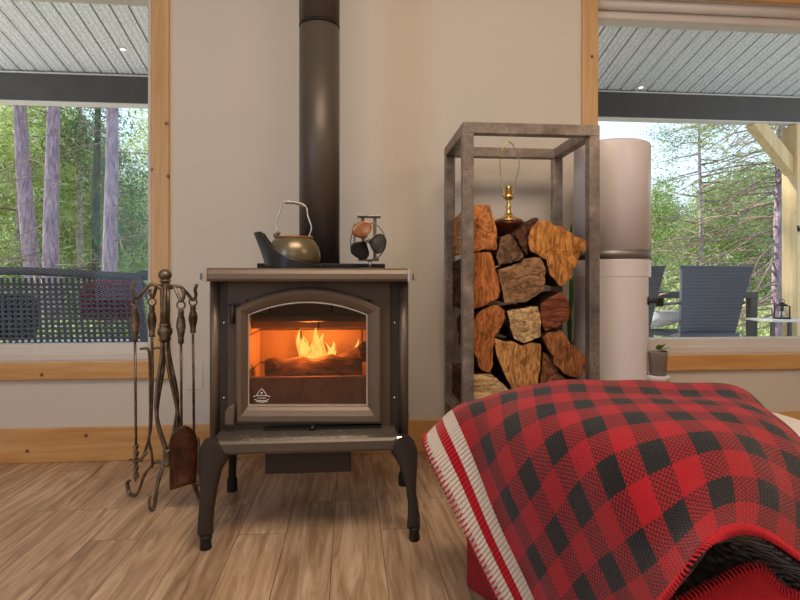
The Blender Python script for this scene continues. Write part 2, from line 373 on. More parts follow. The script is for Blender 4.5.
# post with knee brace
PYc = BY + .02; xa = PX(797, BY - .01); post = empty('porch_post', (xa + .08, BY + .08, DZ), 'pale timber porch post with a diagonal knee brace outside the right window', 'post')
MB().box(xa, xa + .17, BY - .01, BY + .16, DZ, BZ0 - .005).build('shaft', M['cedar'], post, .006)
a = P(757, 120, BY + .07); b = P(797, 176, BY + .07)
MB().beam((a.x - .03, BY + .075, BZ0 + .02), (b.x + .02, BY + .075, b.z - .02), .10, .10, (0, 1, 0)).build('knee_brace', M['cedar'], post, .005)
c = P(800, 229, BY - .02)
hk = empty('wall_hook', (c.x, BY - .02, c.z), 'small dark round hook fixture screwed to the porch post', 'hook')
MB().lathe([(.002, -.0), (.03, .0), (.03, .012), (.002, .018)], (0, 0, 0), 18).build('plate', M['nickel'], hk)
for o in [q for q in bpy.data.objects if q.parent is hk]: o.rotation_euler = (R(90), 0, 0)
for o in [q for q in bpy.data.objects if q.parent is hk]:
    for vtx in o.data.vertices: vtx.co += wloc(hk)
MB().tube(smooth_path([(c.x, BY - .03, c.z), (c.x - .02, BY - .05, c.z + .01), (c.x - .04, BY - .05, c.z - .02), (c.x - .045, BY - .05, c.z + .025)]), .007, 8).build('hook_arm', M['black'], hk)
# ------------------------------------------------------------------ ground and forest
k = N('forest_ground'); v = k.world(); k.p(color=k.ramp(k.noise(v, 1.6, 6, .6), [(.3, srgb(120, 100, 76)), (.5, srgb(168, 148, 116)), (.7, srgb(190, 182, 140))]), rough=1); M['ground'] = k.m
GZ = -.7
rows = []
for j in range(40):
    y = 4.9 + 1.5 * j; rows.append([(x_, y, GZ + .12 * noise.noise((x_ * .3, y * .3, 0)) + max(0, y - 14) * .035) for x_ in np.linspace(-32, 36, 50)])
g_ = MB().grid(rows).box(-32, 36, 2.6, 5.2, GZ - .3, GZ); struct(g_.build('floor_ground', M['ground'], recalc=False))
def leafmat(name, c1, c2):
    k = N(name); g = k.n('NewGeometry'); oi = k.n('ObjectInfo')
    nz = k.noise(k.world(), 2.2, 3); c = k.ramp(k.math('ADD', k.math('MULTIPLY', nz, .7), k.math('MULTIPLY', oi.outputs['Random'], .3)), [(.36, c1), (.64, c2)])
    k.t.nodes.remove(k.b); d = k.n('BsdfDiffuse', {'Color': c}); t = k.n('BsdfTranslucent', {'Color': c}); m = k.n('MixShader', {0: .42, 1: d.outputs[0], 2: t.outputs[0]})
    k.t.links.new(m.outputs[0], k.o.inputs[0]); return k.m
M['needle'] = leafmat('pine_needles', srgb(104, 124, 70), srgb(196, 206, 140))
M['needle2'] = leafmat('dark_needles', srgb(110, 134, 92), srgb(164, 176, 124))
M['bright'] = leafmat('bright_leaves', srgb(146, 168, 86), srgb(236, 240, 180))
def bark(name, c1, c2, c3):
    k = N(name); v = k.coord((5, 5, 1)); a = k.noise(v, 6, 6, .7, .5)
    k.p(color=k.ramp(a, [(.3, c1), (.5, c2), (.7, c3)]), rough=.95); k.bump(a, .8, .02); return k.m
M['bark'] = bark('pine_bark', srgb(112, 94, 104), srgb(164, 142, 152), srgb(204, 182, 188))
M['twig'] = bark('dead_twigs', srgb(112, 92, 84), srgb(150, 128, 116), srgb(186, 162, 146))
def tuft(mb, c, r, nq, rng, long=.5):
    for _ in range(int(nq * 2.2)):
        d = Vector((rng.gauss(0, 1), rng.gauss(0, 1), rng.gauss(0, .7))).normalized(); p = Vector(c) + d * r * rng.random() ** .4
        a = Vector((rng.gauss(0, 1), rng.gauss(0, 1), rng.gauss(0, 1))).normalized(); b = a.orthogonal().normalized()
        s_ = r * (.10 + .16 * rng.random())
        mb.add([p - b * s_ * .24, p + a * s_, p + b * s_ * .24, p - a * s_ * .7], [(0, 1, 2, 3)])
def branch_paths(h0, h1, nb, L, rng, droop=0, r0=.02, up=.1, side=None):
    out = []
    for i in range(nb):
        z = h0 + (h1 - h0) * (i + rng.random()) / nb; an = rng.random() * 2 * math.pi if side is None else side + rng.gauss(0, .55); l = L * (1 - .65 * (z - h0) / (h1 - h0 + .01)) * (.6 + .5 * rng.random())
        p = [Vector((0, 0, z))]; d = Vector((math.cos(an), math.sin(an), up + rng.gauss(0, .12)))
        for j in range(6):
            d += Vector((rng.gauss(0, .12), rng.gauss(0, .12), rng.gauss(0, .08) - droop)); p.append(p[-1] + d.normalized() * l / 6)
        out.append((p, r0 * (.5 + .5 * l / L)))
    return out
def tree(name, label, loc, h, rt, h0, nb, L, mats, tr, tn, seed, group, lean=(0, 0), tuftn=26, droop=.02, twigs=0, category='tree', stem_h=None, side=None):
    rng = random.Random(seed); root = empty(name, loc, label, category, group); O = Vector(loc)
    ht = stem_h or h
    pts = [O + Vector((lean[0] * z + .02 * math.sin(z * 1.3 + seed), lean[1] * z, z)) for z in np.linspace(-.2, ht, 12)]
    MB().tube(pts, [rt * (1 - .75 * i / 11 * min(1, ht / h)) for i in range(12)], 12).build('trunk', mats[0], root)
    mb = MB(); fo = MB()
    bp = branch_paths(h0, h * .97, nb, L, rng, droop)
    for p, r in bp:
        q = [O + v_ + Vector((lean[0] * p[0].z, 0, 0)) for v_ in p]
        mb.tube(q, [r * (1 - .8 * i / 6) for i in range(7)], 5)
        for i in range(2, 7):
            for _ in range(2):
                c = q[i] + Vector((rng.gauss(0, tr * .8), rng.gauss(0, tr * .8), rng.gauss(0, tr * .5)))
                if tn: tuft(fo, c, tr, tuftn, rng)
    if twigs:
        for p, r in branch_paths(.8, h0 + 1.5, twigs, L * .75, rng, .03, .012, -.05) if side is None else branch_paths(.9, 4.6, twigs, L * 1.25, rng, .07, .016, -.12, side):
            q = [O + v_ for v_ in p]; mb.tube(q, [r * (1 - .8 * i / 6) for i in range(7)], 4)
            for i in (2, 3, 4, 5):
                e = q[i] + Vector((rng.gauss(0, .25), rng.gauss(0, .25), rng.gauss(-.03, .12))); mb.tube([q[i], (q[i] + e) / 2 + Vector((0, 0, .02)), e], [.006, .004, .002], 4)
    mb.build('branches', mats[1], root)
    if tn: fo.build('foliage', mats[2], root, recalc=False)
    return root
def gp(px, Y): return (PX(px, Y), Y, GZ)
tg = 'trees in the forest behind the porch'
# three big pine trunks + two thin ones seen through the left window
for i, (px, Y, wpx, nm, lean) in enumerate([(41, 9.0, 17, 'leftmost tall pine trunk outside the left window', (-.075, 0)), (52, 8.2, 16.5, 'second tall pine trunk from the left outside the left window', (.002, 0)), (111, 8.0, 15.5, 'tall pine trunk seen nearest the right side of the left window', (0, 0))]):
    d_ = Y / 1.03; tree('pine_tree', nm, gp(px, Y), 9, wpx / F * d_ / 2 * 1.05, 4.2, 14, 2.2, (M['bark'], M['twig'], M['needle']), .28, 1, 20 + i, tg, lean, 14, twigs=26)
tree('birch_tree', 'thin pale bent trunk between two tall pines outside the left window', gp(78, 11), 7, .085, 2.6, 16, 1.6, (bark('birch_bark', srgb(150, 130, 130), srgb(190, 172, 168), srgb(214, 200, 196)), M['twig'], M['needle']), .28, 1, 31, tg, (.01, 0), 14, twigs=8)
tree('spruce_tree', 'thin dark green trunk just left of the nearest right pine outside the left window', gp(97, 10), 7.5, .085, 1.6, 26, 1.3, (bark('mossy_bark', srgb(58, 58, 44), srgb(84, 84, 62), srgb(110, 106, 80)), M['twig'], M['needle2']), .24, 1, 33, tg, (0, 0), 14, twigs=10)
tree('pine_tree', 'bare branched pine behind the knee brace outside the right window', gp(779, 6.6), 6.5, .085, 2.4, 34, 2.0, (M['bark'], M['twig'], M['needle2']), .20, 1, 41, tg, (0, 0), 12, twigs=60, side=math.pi * 1.0)
tree('pine_tree', 'dark narrow pine rising in the middle of the right window', gp(700, 9), 6.5, .04, 1.0, 60, 1.7, (M['bark'], M['twig'], M['needle2']), .22, 1, 43, tg, (0, 0), 12, twigs=22)
ORDW = ['first', 'second', 'third', 'fourth', 'fifth', 'sixth', 'seventh', 'eighth', 'ninth', 'tenth', 'eleventh', 'twelfth', 'thirteenth']
def ordinal_labels(items, pattern):
    # items: (object, key, x) ; one label per place in its row, from the left
    for key in sorted(set(q[1] for q in items)):
        row = sorted([q for q in items if q[1] == key], key=lambda q: q[2])
        for n_, q in enumerate(row): q[0]['label'] = pattern % (key[0], ORDW[n_], key[1])
# forest backdrop trees: three prototypes copied
items = []
protos = []
for i, (mt, L, tr, nb) in enumerate([('needle', 1.9, .34, 46), ('bright', 1.7, .36, 44), ('needle2', 1.8, .30, 50)]):
    protos.append(tree(['fir_tree', 'leafy_tree', 'spruce_tree'][i], 'x', (0, 60, GZ), 5.6, .09, .4, nb, L, (M['bark'], M['twig'], M[mt]), tr, 1, 60 + i, tg, (0, 0), 20, .03))
spots = [(-10, 13, 1), (18, 11, 1), (70, 15, 2), (90, 13, 0), (132, 12.5, 1), (-55, 12, 0), (40, 18, 2), (112, 19, 0), (165, 14, 1),
         (600, 14, 1), (655, 12, 1), (672, 16, 0), (722, 13, 1), (748, 11.5, 0), (792, 13, 2), (835, 12, 1), (690, 20, 0), (765, 19, 2), (630, 19, 2), (735, 22, 1)]
kind_l = ['mid green fir tree', 'bright yellow green leafy tree', 'dark green spruce tree']
used = set(); cnt = {}
for i, (px, Y, kd) in enumerate(spots):
    if kd in used: o = copy_tree(protos[kd])
    else: o = protos[kd]; used.add(kd)
    rr = random.Random(i); z = GZ + max(0, Y - 14) * .035
    o.location = (PX(px, Y), Y, z); o.rotation_euler = (0, 0, rr.random() * 6.28); s_ = .62 + .42 * rr.random(); 
    if px > 500: s_ *= .80
    o.scale = (s_ * 1.15, s_ * 1.15, s_)
    side = 'left window' if px < 400 else 'right window'
    items.append((o, (kind_l[kd], side), px / 1.0)); o['group'] = '%s trees beyond the %s' % (kind_l[kd].split(' tree')[0], side)
ordinal_labels(items, '%s, %s from the left beyond the %s')
# undergrowth shrubs
sh = empty('forest_shrub', (0, 60, GZ), 'x', 'shrub'); fo = MB(); rng = random.Random(5)
for _ in range(90):
    c = Vector((rng.gauss(0, .55), 60 + rng.gauss(0, .4), GZ + abs(rng.gauss(.4, .35)))); tuft(fo, c, .22, 26, rng)
st_ = MB()
for _ in range(9): e = Vector((rng.gauss(0, .5), 60 + rng.gauss(0, .3), GZ + .9)); st_.tube([(0, 60, GZ - .1), ((e.x) * .6, 60, GZ + .4), e], [.015, .01, .004], 5)
fo.build('foliage', M['bright'], sh, recalc=False); st_.build('stems', M['twig'], sh)
first = True; items = []
for i, (px, Y) in enumerate([(-5, 7.5), (20, 8.6), (70, 9.5), (90, 8.4), (130, 8.8), (145, 7.6), (160, 10), (640, 8), (660, 9.5), (690, 8.4), (720, 9.8), (745, 8.2), (770, 9.2), (800, 8), (620, 9), (40, 11), (110, 11), (675, 11), (760, 11)]):
    o = sh if first else copy_tree(sh); first = False; rr = random.Random(i + 90)
    o.location = (PX(px, Y), Y, GZ); o.rotation_euler = (0, 0, rr.random() * 6); q = .8 + .5 * rr.random(); o.scale = (q, q, q * (1.0 if px > 300 else 1.15))
    side = 'left window' if px < 400 else 'right window'
    items.append((o, ('leafy yellow green shrub', side), px)); o['group'] = 'undergrowth shrubs beyond the %s' % side
ordinal_labels(items, '%s, %s from the left beyond the %s')
# ------------------------------------------------------------------ porch furniture
k = N('dark_wicker'); v = k.coord(); wv = k.n('TexWave', {'Vector': k.coord((1, 1, 1), rot=(0, R(-22), 0)), 'Scale': 30, 'Distortion': .6}, bands_direction='Z').outputs['Fac']
k.p(color=k.ramp(wv, [(.2, srgb(54, 58, 68)), (.8, srgb(120, 124, 138))]), rough=.55); k.bump(wv, .5, .003); M['wicker'] = k.m
M['redcloth'] = simple('red_cushion_cloth', srgb(190, 40, 60), .9); M['darkcloth'] = simple('charcoal_cloth', srgb(56, 56, 60), .9); M['paleblue'] = simple('white_cushion_cloth', srgb(226, 230, 238), .9)
# sofa outside the left window (we see the woven back)
SY = 3.05; a = P(-60, 272, SY); tr_ = P(137, 276, SY); brp = P(146, 350, SY)
sofa = empty('wicker_sofa', ((a.x + tr_.x) / 2, SY + .3, DZ), 'dark open weave wicker sofa with its back to the left window', 'sofa')
zt = tr_.z; zb = .30; x0 = a.x; 
def xr(z): return tr_.x + (brp.x - tr_.x) * (zt - z) / (zt - brp.z)
def bow(x_): return SY + .03 * math.sin((x_ - x0) * 2.2)
mb = MB(); z = zt - .045; 
while z > zb:
    xe = xr(z); n_ = 26; mb.tube([(x0 + (xe - x0) * q / n_, bow(x0 + (xe - x0) * q / n_) + .003 * (-1) ** q, z) for q in range(n_ + 1)], .0072, 6); z -= .0255
nx = int((tr_.x - x0) / .0285)
for q in range(nx):
    xx = x0 + q * .0285; mb.tube([(xx + (xr(zz) - tr_.x) * q / nx, bow(xx) + .002, zz) for zz in (zt - .01, (zt + zb) / 2, zb)], .0078, 6)
mb.build('woven_back', M['wicker'], sofa)
MB().tube(smooth_path([(x0, SY, zb), (x0, SY, zt - .01), (tr_.x - .03, bow(tr_.x), zt - .004), (tr_.x + .0, SY, zt - .03), (xr(zb), SY, zb)], 8), .022, 10).build('back_rim', M['wicker'], sofa)
MB().box(x0, xr(.3), SY + .02, SY + .62, .12, .28).build('seat_base', M['wicker'], sofa, .02)
MB().box(x0 + .05, xr(.3) - .06, SY + .06, SY + .60, .28, .38).build('seat_cushion', M['paleblue'], sofa, .03, 4)
for xx in (x0, xr(.3) - .05): MB().tube(smooth_path([(xx, SY + .02, zt - .05), (xx, SY + .3, .62), (xx, SY + .6, .5), (xx, SY + .62, .2)]), .03, 10).build('arm', M['wicker'], sofa)
for xx in (x0 + .03, xr(.3) - .05):
    for yy in (SY + .05, SY + .58): MB().box(xx - .02, xx + .02, yy - .02, yy + .02, DZ, .12).build('leg', M['darktrim'], sofa)
def cushion(name, label, c, w_, h_, t_, rot, mat, cat='cushion'):
    mb = MB(); rows = []
    for i in range(13):
        u = -1 + 2 * i / 12; r = []
        for j in range(24):
            an = 2 * math.pi * j / 24; cc, ss = math.cos(an), math.sin(an)
            sq = 1 / max(abs(cc), abs(ss)) ** .75
            k_ = (1 - abs(u) ** 3) ** .5 if abs(u) < 1 else .02
            r.append((cc * sq * w_ / 2 * max(.03, 1 - .9 * abs(u) ** 6 if abs(u) < .99 else .05), u * t_ / 2 * 1.0, ss * sq * h_ / 2 * max(.03, 1 - .9 * abs(u) ** 6 if abs(u) < .99 else .05)))
        rows.append(r)
    mb.grid(rows, close=True); m4 = Matrix.LocRotScale(Vector(c), __import__('mathutils').Euler(rot), None)
    mb.v = [tuple(m4 @ Vector(q)) for q in mb.v]; o = mb.build(name, mat); props(o, label, cat); return o
c = P(112, 297, SY + .18); cushion('throw_cushion', 'red throw cushion seen through the weave of the wicker sofa', (c.x, c.y, c.z - .02), .32, .22, .13, (R(-12), 0, 0), M['redcloth'])
c = P(12, 312, SY + .18); cushion('throw_cushion', 'charcoal throw cushion at the left end of the wicker sofa', (c.x, c.y, c.z - .03), .26, .24, .13, (R(-12), 0, 0), M['darkcloth'])
# two dining chairs outside the right window
CHY = 3.95
def chair(px_l, px_r, label):
    tl = P(px_l, 267, CHY); tr = P(px_r, 267, CHY); w2 = (tr.x - tl.x) / 2; cx_ = (tl.x + tr.x) / 2; zt = tl.z; zs = .34
    root = empty('patio_chair', (cx_, CHY + .25, DZ), label, 'chair', 'grey woven patio chairs outside the right window')
    rows = []; n_ = 40
    for i in range(n_ + 1):
        t = i / n_; z = zt - (zt - zs) * t; wd = w2 * (1 - .02 - .21 * t ** .8); y = CHY + .10 * t + .0035 * (i % 2)
        rows.append([(cx_ - .012 * t + u * wd, y + .045 * (1 - u * u), z) for u in np.linspace(-1, 1, 15)])
    o = MB().grid(rows, smooth=False).build('backrest', M['wicker'], root); s_ = o.modifiers.new('s', 'SOLIDIFY'); s_.thickness = .02; s_.offset = 0
    MB().tube([rows[0][q] for q in range(15)], .012, 8).build('top_rail', M['wicker'], root)
    MB().box(cx_ - .24, cx_ + .24, CHY + .08, CHY + .56, .30, .345).build('seat', M['wicker'], root, .01)
    for s in (-1, 1):
        MB().tube(smooth_path([(cx_ + s * w2 * .86, CHY + .05, .58), (cx_ + s * .26, CHY + .3, .56), (cx_ + s * .26, CHY + .54, .54), (cx_ + s * .25, CHY + .55, .33)]), .013, 8).build('armrest', M['darktrim'], root)
        MB().tube([(cx_ + s * .23, CHY + .1, .32), (cx_ + s * .25, CHY + .02, DZ + .002)], .014, 8).build('leg', M['darktrim'], root)
        MB().tube([(cx_ + s * .23, CHY + .53, .32), (cx_ + s * .25, CHY + .56, DZ + .002)], .014, 8).build('leg', M['darktrim'], root)
    return root
chair(680, 754, 'grey woven patio chair shown whole in the right window')
chair(592, 666, 'grey woven patio chair mostly hidden behind the white water dispenser')
# table behind them
ty = 4.62; a = P(600, 292, ty); b = P(757, 292, ty)
tb = empty('patio_table', ((a.x + b.x) / 2, ty + .0, DZ), 'dark patio table beyond the grey woven chairs', 'table')
MB().box(a.x, b.x, ty - .02, ty + .60, a.z - .055, a.z).build('tabletop', M['darktrim'], tb, .004)
for xx in (a.x + .035, b.x - .035):
    for yy in (ty + .02, ty + .56): MB().box(xx - .032, xx + .032, yy - .032, yy + .032, DZ, a.z - .055).build('leg', M['darktrim'], tb, .003)
# deck reaches under the table
struct(MB().box(-4.5, 5.5, 4.80, 5.5, DZ - .04, DZ).build('floor_deck_edge', M['deck']))
c = P(666, 328, 4.38); cushion('seat_pillow', 'pale white pillow on the chair behind the dispenser', (P(664, 328, 4.22).x, 4.30, .44), .24, .36, .12, (R(78), 0, 0), M['paleblue'], 'pillow')
# side table with lantern by the post
sy = 4.05; a = P(772, 320, sy); b = P(820, 320, sy)
st = empty('side_table', ((a.x + b.x) / 2, sy + .15, DZ), 'small pale side table with a lantern beside the porch post', 'table')
MB().box(a.x, b.x, sy, sy + .3, a.z - .018, a.z).build('tabletop', M['frame'], st, .004)
for xx in (a.x + .02, b.x - .02):
    for yy in (sy + .02, sy + .28): MB().box(xx - .012, xx + .012, yy - .012, yy + .012, DZ, a.z - .018).build('leg', M['darktrim'], st)
def lantern(c, w_, h_, label):
    root = empty('lantern', c, label, 'lantern'); x_, y_, z_ = c
    MB().box(x_ - w_ / 2, x_ + w_ / 2, y_ - w_ / 2, y_ + w_ / 2, z_, z_ + .012).build('base', M['black'], root)
    for i in (-1, 1):
        for j in (-1, 1): MB().box(x_ + i * w_ * .42 - .004, x_ + i * w_ * .42 + .004, y_ + j * w_ * .42 - .004, y_ + j * w_ * .42 + .004, z_ + .012, z_ + h_ * .7).build('corner_bar', M['black'], root)
    MB().lathe([(w_ * .75, h_ * .68), (w_ * .55, h_ * .76), (w_ * .25, h_ * .84), (w_ * .1, h_ * .9)], c, 4).build('roof', M['black'], root)
    MB().tube([(x_ + .02 * math.cos(q * .7), y_, z_ + h_ * .92 + .02 * math.sin(q * .7)) for q in range(9)], .003, 6, closed=True).build('ring', M['black'], root)
    MB().lathe([(.018, .012), (.018, h_ * .4)], c, 12).build('candle', M['frame'], root)
c = P(782, 320, sy + .12); lantern((c.x, c.y, a.z), .085, .15, 'small black candle lantern on the pale side table by the post')
# ------------------------------------------------------------------ WOOD STOVE
SF = 1.58
sc0 = P(309, 400, SF); stove = empty('wood_stove', (sc0.x, SF + .22, 0), 'dark bronze cast wood stove with a fire burning behind its arched glass door', 'stove')
FY = 1.675      # face plane
BYs = 2.02
xl, xrr = PX(209.5, FY), PX(408.5, FY)
zt = P(309, 281.5, 1.60).z; ztop = P(309, 268, 1.60).z; zlip = .288
# body shell: sides, back, roof and bottom as one firebox casing, front open
gi0, gi1 = P(248.5, 405.5, FY - .02), P(367.6, 301, FY - .02)   # window opening
mb = MB()
T = .018
mb.box(xl, xl + T, FY, BYs, zlip - .06, zt); mb.box(xrr - T, xrr, FY, BYs, zlip - .06, zt)
mb.box(xl + T, xrr - T, BYs - T, BYs, zlip - .06, zt); mb.box(xl + T, xrr - T, FY + .01, BYs - T, zt - T, zt); mb.box(xl + T, xrr - T, FY + .01, BYs - T, zlip - .06, zlip - .03)
mb.build('body', M['stovedark'], stove, .003)
# front panel as a frame around the door opening
px0, px1 = PX(228, FY), PX(390, FY)
op = [gi0.x - .012, gi1.x + .012, gi0.z - .012, P(310, 301, FY).z + .004]
MB().box(px0, op[0], FY - .004, FY + .012, zlip - .03, zt).box(op[1], px1, FY - .004, FY + .012, zlip - .03, zt).box(op[0], op[1], FY - .004, FY + .012, zlip - .03, op[2]).box(op[0], op[1], FY - .004, FY + .012, op[3], zt).build('front_panel', M['panel'], stove)
# corner columns (rounded) and recessed strips with rivets
for (a_, b_, c_, d_) in ((209.5, 219.5, 219.5, 228), (399, 408.5, 390, 399)):
    xa, xb = PX(a_, FY), PX(b_, FY)
    MB().lathe([(1, 0), (1, 1)], (0, 0, 0), 24)
    m_ = MB().lathe([((xb - xa) / 2, zlip - .03), ((xb - xa) / 2, zt)], ((xa + xb) / 2, FY + .006, 0), 20); m_.build('corner_column', M['stove'], stove)
    xc_, xd_ = PX(c_, FY), PX(d_, FY)
    o = MB().box(xc_, xd_, FY + .003, FY + .014, zlip - .03, zt).build('recessed_strip', M['stovedark'], stove)
    for py in (323, 398):
        q = P((c_ + d_) / 2, py, FY); MB().ball((q.x, FY + .003, q.z), .004, 8).build('rivet', M['nickel'], o)
# top plate with chamfer
tx0, tx1 = PX(199.5, 1.60), PX(414.5, 1.60)
def rect_ring(x0, x1, y0, y1, z): return [(x0, y0, z), (x1, y0, z), (x1, y1, z), (x0, y1, z)]
mb = MB(); prof = [(-.016, 0), (-.004, .001), (0, .008), (-.001, .022), (-.008, .033), (-.014, ztop - zt)]
rows = [rect_ring(tx0 - d, tx1 + d, 1.60 - d, BYs + .01 + d, zt + z) for d, z in prof]
mb.grid(rows, close=True, smooth=False); mb.add(rows[0], [(3, 2, 1, 0)]); mb.add(rows[-1], [(0, 1, 2, 3)]); mb.build('top_plate', M['stove'], stove, .002)
for sx_, xx in ((-1, tx0), (1, tx1)):
    MB().prism([(xx + sx_ * .009, 1.60 + .04), (xx + sx_ * .007, 1.60 + .016), (xx - sx_ * .014, 1.60 - .008), (xx - sx_ * .020, 1.60 - .003), (xx - sx_ * .004, 1.60 + .04)], zt + .001, ztop - .001, plane='xy').build('corner_wedge', M['cap'], stove)  # pale metal wedges over the top plate's front corners
# flue shelf behind kettle
a = P(257, 263.2, 1.80); b = P(385, 263.2, 1.80)
MB().box(a.x, b.x, 1.80, 2.0, ztop, a.z).build('flue_shelf', M['black'], stove, .003)
# stove pipe : own thing
pc = P(319.5, 200, 1.92); pr = 20.0 / F * 1.905
pipe = empty('stove_pipe', (pc.x, 1.92, a.z), 'tall round dark grey flue pipe rising from the stove top', 'pipe')
zj = P(319, 20, 1.92 - pr).z
MB().lathe([(pr, a.z + .0005), (pr, zj)], (pc.x, 1.92, 0), 48).build('lower_section', M['pipe'], pipe)
MB().lathe([(pr - .004, zj), (pr - .004, zj + .004), (pr + .001, zj + .0045), (pr + .001, zj + .010), (pr - .003, zj + .0105), (pr - .003, zj + .014)], (pc.x, 1.92, 0), 48).build('joint_ring', M['black'], pipe)
MB().lathe([(pr, zj + .014), (pr, CZ - .001)], (pc.x, 1.92, 0), 48).build('upper_section', M['pipe'], pipe)
# door
DY = FY - .006
def arch(lx, rx, sy, ty, n_=18):
    out = []
    for i in range(n_ + 1):
        t = -1 + 2 * i / n_; out.append((lx + (rx - lx) * (t + 1) / 2, sy + (ty - sy) * (1 - t * t)))
    return out
def loop(lx, rx, sy, ty, by):
    return [(lx, by)] + arch(lx, rx, sy, ty) + [(rx, by)]
Lo = [P(x_, y_, DY) for x_, y_ in loop(236.0, 381.5, 307.5, 286.8, 423.5)]
Li = [P(x_, y_, DY) for x_, y_ in loop(248.5, 367.6, 314.5, 301.5, 405.5)]
def lerp(t): return [Vector((a.x + (b.x - a.x) * t, 0, a.z + (b.z - a.z) * t)) for a, b in zip(Lo, Li)]
rows = []
for t, y in ((0, 0), (0, -.008), (.08, -.017), (.22, -.021), (.5, -.020), (.78, -.013), (.93, -.008), (1.0, -.006), (1.0, .010)):
    rows.append([(q.x, DY + y, q.z) for q in lerp(t)])
mb = MB().grid(rows, close=True, smooth=False)
door = mb.build('door', M['stove'], stove)
rows = [[(q.x, DY + y, q.z) for q in lerp(t)] for t, y in ((1.0, -.0075), (1.10, -.0075), (1.10, -.003), (1.0, -.003))]
MB().grid(rows + [rows[0]], close=True, smooth=False).build('glass_bead', M['silver'], door)
gl = [(q.x, DY - .0015, q.z) for q in lerp(1.0)]
MB().add(gl, [tuple(range(len(gl)))]).build('door_glass', M['stove_glass'], door, recalc=False)
# hinge and latch
q0 = P(233, 306, DY); MB().tube([(q0.x, DY - .008, q0.z - .05), (q0.x, DY - .008, q0.z + .004)], .0075, 10).build('hinge', M['stovedark'], door)
MB().box(q0.x - .012, q0.x + .02, DY - .012, DY - .001, q0.z + .001, q0.z + .007).build('hinge_pin', M['black'], door, .001)
a = P(225, 404, DY - .03); b = P(235, 425, DY - .03)
MB().prism([(a.x, b.z), (b.x - .003, b.z), (b.x, a.z - .012), (b.x - .003, a.z), (a.x + .006, a.z - .012), (a.x, a.z - .025)], DY - .035, DY - .005).build('latch_handle', M['stove'], door, .003)
# emblem on the glass
def px2(l, y): return [(P(x_, y_, y).x, y, P(x_, y_, y).z) for x_, y_ in l]
ey = DY - .0035; e_ = MB(); M['emblem'] = simple('white_print', (.85, .85, .85), .6, 0, .01)
for l in ([(256.5, 395.5), (259, 391.5), (261.6, 388.6), (264.2, 391.5), (267, 395.5)], [(253.2, 396.6), (257, 395.6), (266, 395.6), (270.2, 396.6)], [(254.5, 399.2), (258, 400.6), (265.5, 400.6), (269, 399.2)], [(256, 401.5), (261.6, 402.2), (267.5, 401.5)], [(257.5, 398.1), (266, 398.1)]):
    e_.tube(px2(l, ey), .0011, 6)
c = P(261.6, 393, ey); e_.ball((c.x, ey, c.z), .003, 8); e_.build('maker_emblem', M['emblem'], door)
# ash lip
LYf = 1.555; lz = P(305, 439.5, LYf).z; lb = P(305, 453.5, LYf).z
lx0, lx1 = PX(212, LYf), PX(398, LYf)
prof = [(FY, lz + .004), (LYf + .02, lz + .002), (LYf + .007, lz - .001), (LYf + .001, lz - .009), (LYf, lb + .008), (LYf + .004, lb), (LYf + .02, lb), (FY, lb)]
mb = MB(); mb.grid([[(x_, y_, z_) for y_, z_ in prof] for x_ in (lx0, lx1)], close=True, smooth=False); mb.add([(lx0, y_, z_) for y_, z_ in prof], [tuple(range(8))]); mb.add([(lx1, y_, z_) for y_, z_ in prof], [tuple(range(8))])
k = N('ashy_bronze'); v = k.coord(); a1 = k.noise(v, 60, 4, .7); g = k.n('NewGeometry'); nz_ = k.n('SeparateXYZ', {0: g.outputs['Normal']}).outputs[2]
ash = k.math('MULTIPLY', k.math('GREATER_THAN', a1, .60), k.math('GREATER_THAN', nz_, .8))
k.p(color=k.mix(k.math('MULTIPLY', ash, .8), srgb(98, 90, 82), srgb(150, 142, 136)), metal=.4, rough=.4); M['ashlip'] = k.m
lip = mb.build('ash_lip', M['ashlip'], stove, .002)
for s_, xx in ((-1, lx0), (1, lx1)):
    MB().grid([[(xx + s_ * d, y_, z_ + .0005) for y_, z_ in prof[1:6]] for d in (-.002, .006, .012)], smooth=False).build('end_piece', M['nickel'], lip).modifiers.new('s', 'SOLIDIFY').thickness = .003  # pale metal pieces over the lip ends
MB().box(PX(262, 1.62), PX(382, 1.62), 1.645, FY + .01, lz + .004, lz + .010).tube([(PX(312, 1.62), 1.63, lz + .008), (PX(312, 1.62), 1.645, lz + .012)], .008, 8).build('poker_bar', M['black'], stove)
# ash pan box underneath
a = P(265, 455, 1.64); b = P(351, 472, 1.64)
MB().box(a.x, b.x, 1.64, 1.86, b.z, lb + .0).build('ash_pan', M['stovedark'], stove, .004)
MB().box(xl + .02, xrr - .02, FY - .02, BYs - .01, lb + .002, zlip - .055 if zlip - .055 > lb + .01 else lb + .012).build('base_plate', M['stovedark'], stove)
# legs: cabriole outlines extruded with taper, given in photo pixels
def leg(outer, inner, Y, name='leg', th=.05, foot=None, mat='stovedark'):
    n_ = len(outer); rows = []
    for (o_, i_) in zip(outer, inner):
        A, B = P(*o_, Y), P(*i_, Y); A.z = max(A.z, .0); B.z = max(B.z, .0); hw = max(.010, th * (.35 + .65 * (abs(B.x - A.x) / .07)))/2
        cx_ = (A.x + B.x) / 2; w_ = abs(B.x - A.x) / 2; sg = 1 if B.x > A.x else -1; cy_ = Y + hw
        r = []
        for t in range(16):
            an = 2 * math.pi * t / 16; c_, s_ = math.cos(an), math.sin(an); e = .6
            r.append((cx_ + sg * w_ * math.copysign(abs(c_) ** e, c_), cy_ + hw * math.copysign(abs(s_) ** e, s_), A.z + (B.z - A.z) * (c_ + 1) / 2))
        rows.append(r)
    mb = MB().grid(rows, close=True); mb.add(rows[0], [tuple(range(16))]); mb.add(rows[-1], [tuple(range(16))]); return mb.build(name, M[mat], stove)
lo = [(203, 441), (198, 449), (195.5, 458), (197.5, 475), (199, 495), (197.5, 512), (196.5, 524), (196, 536)]
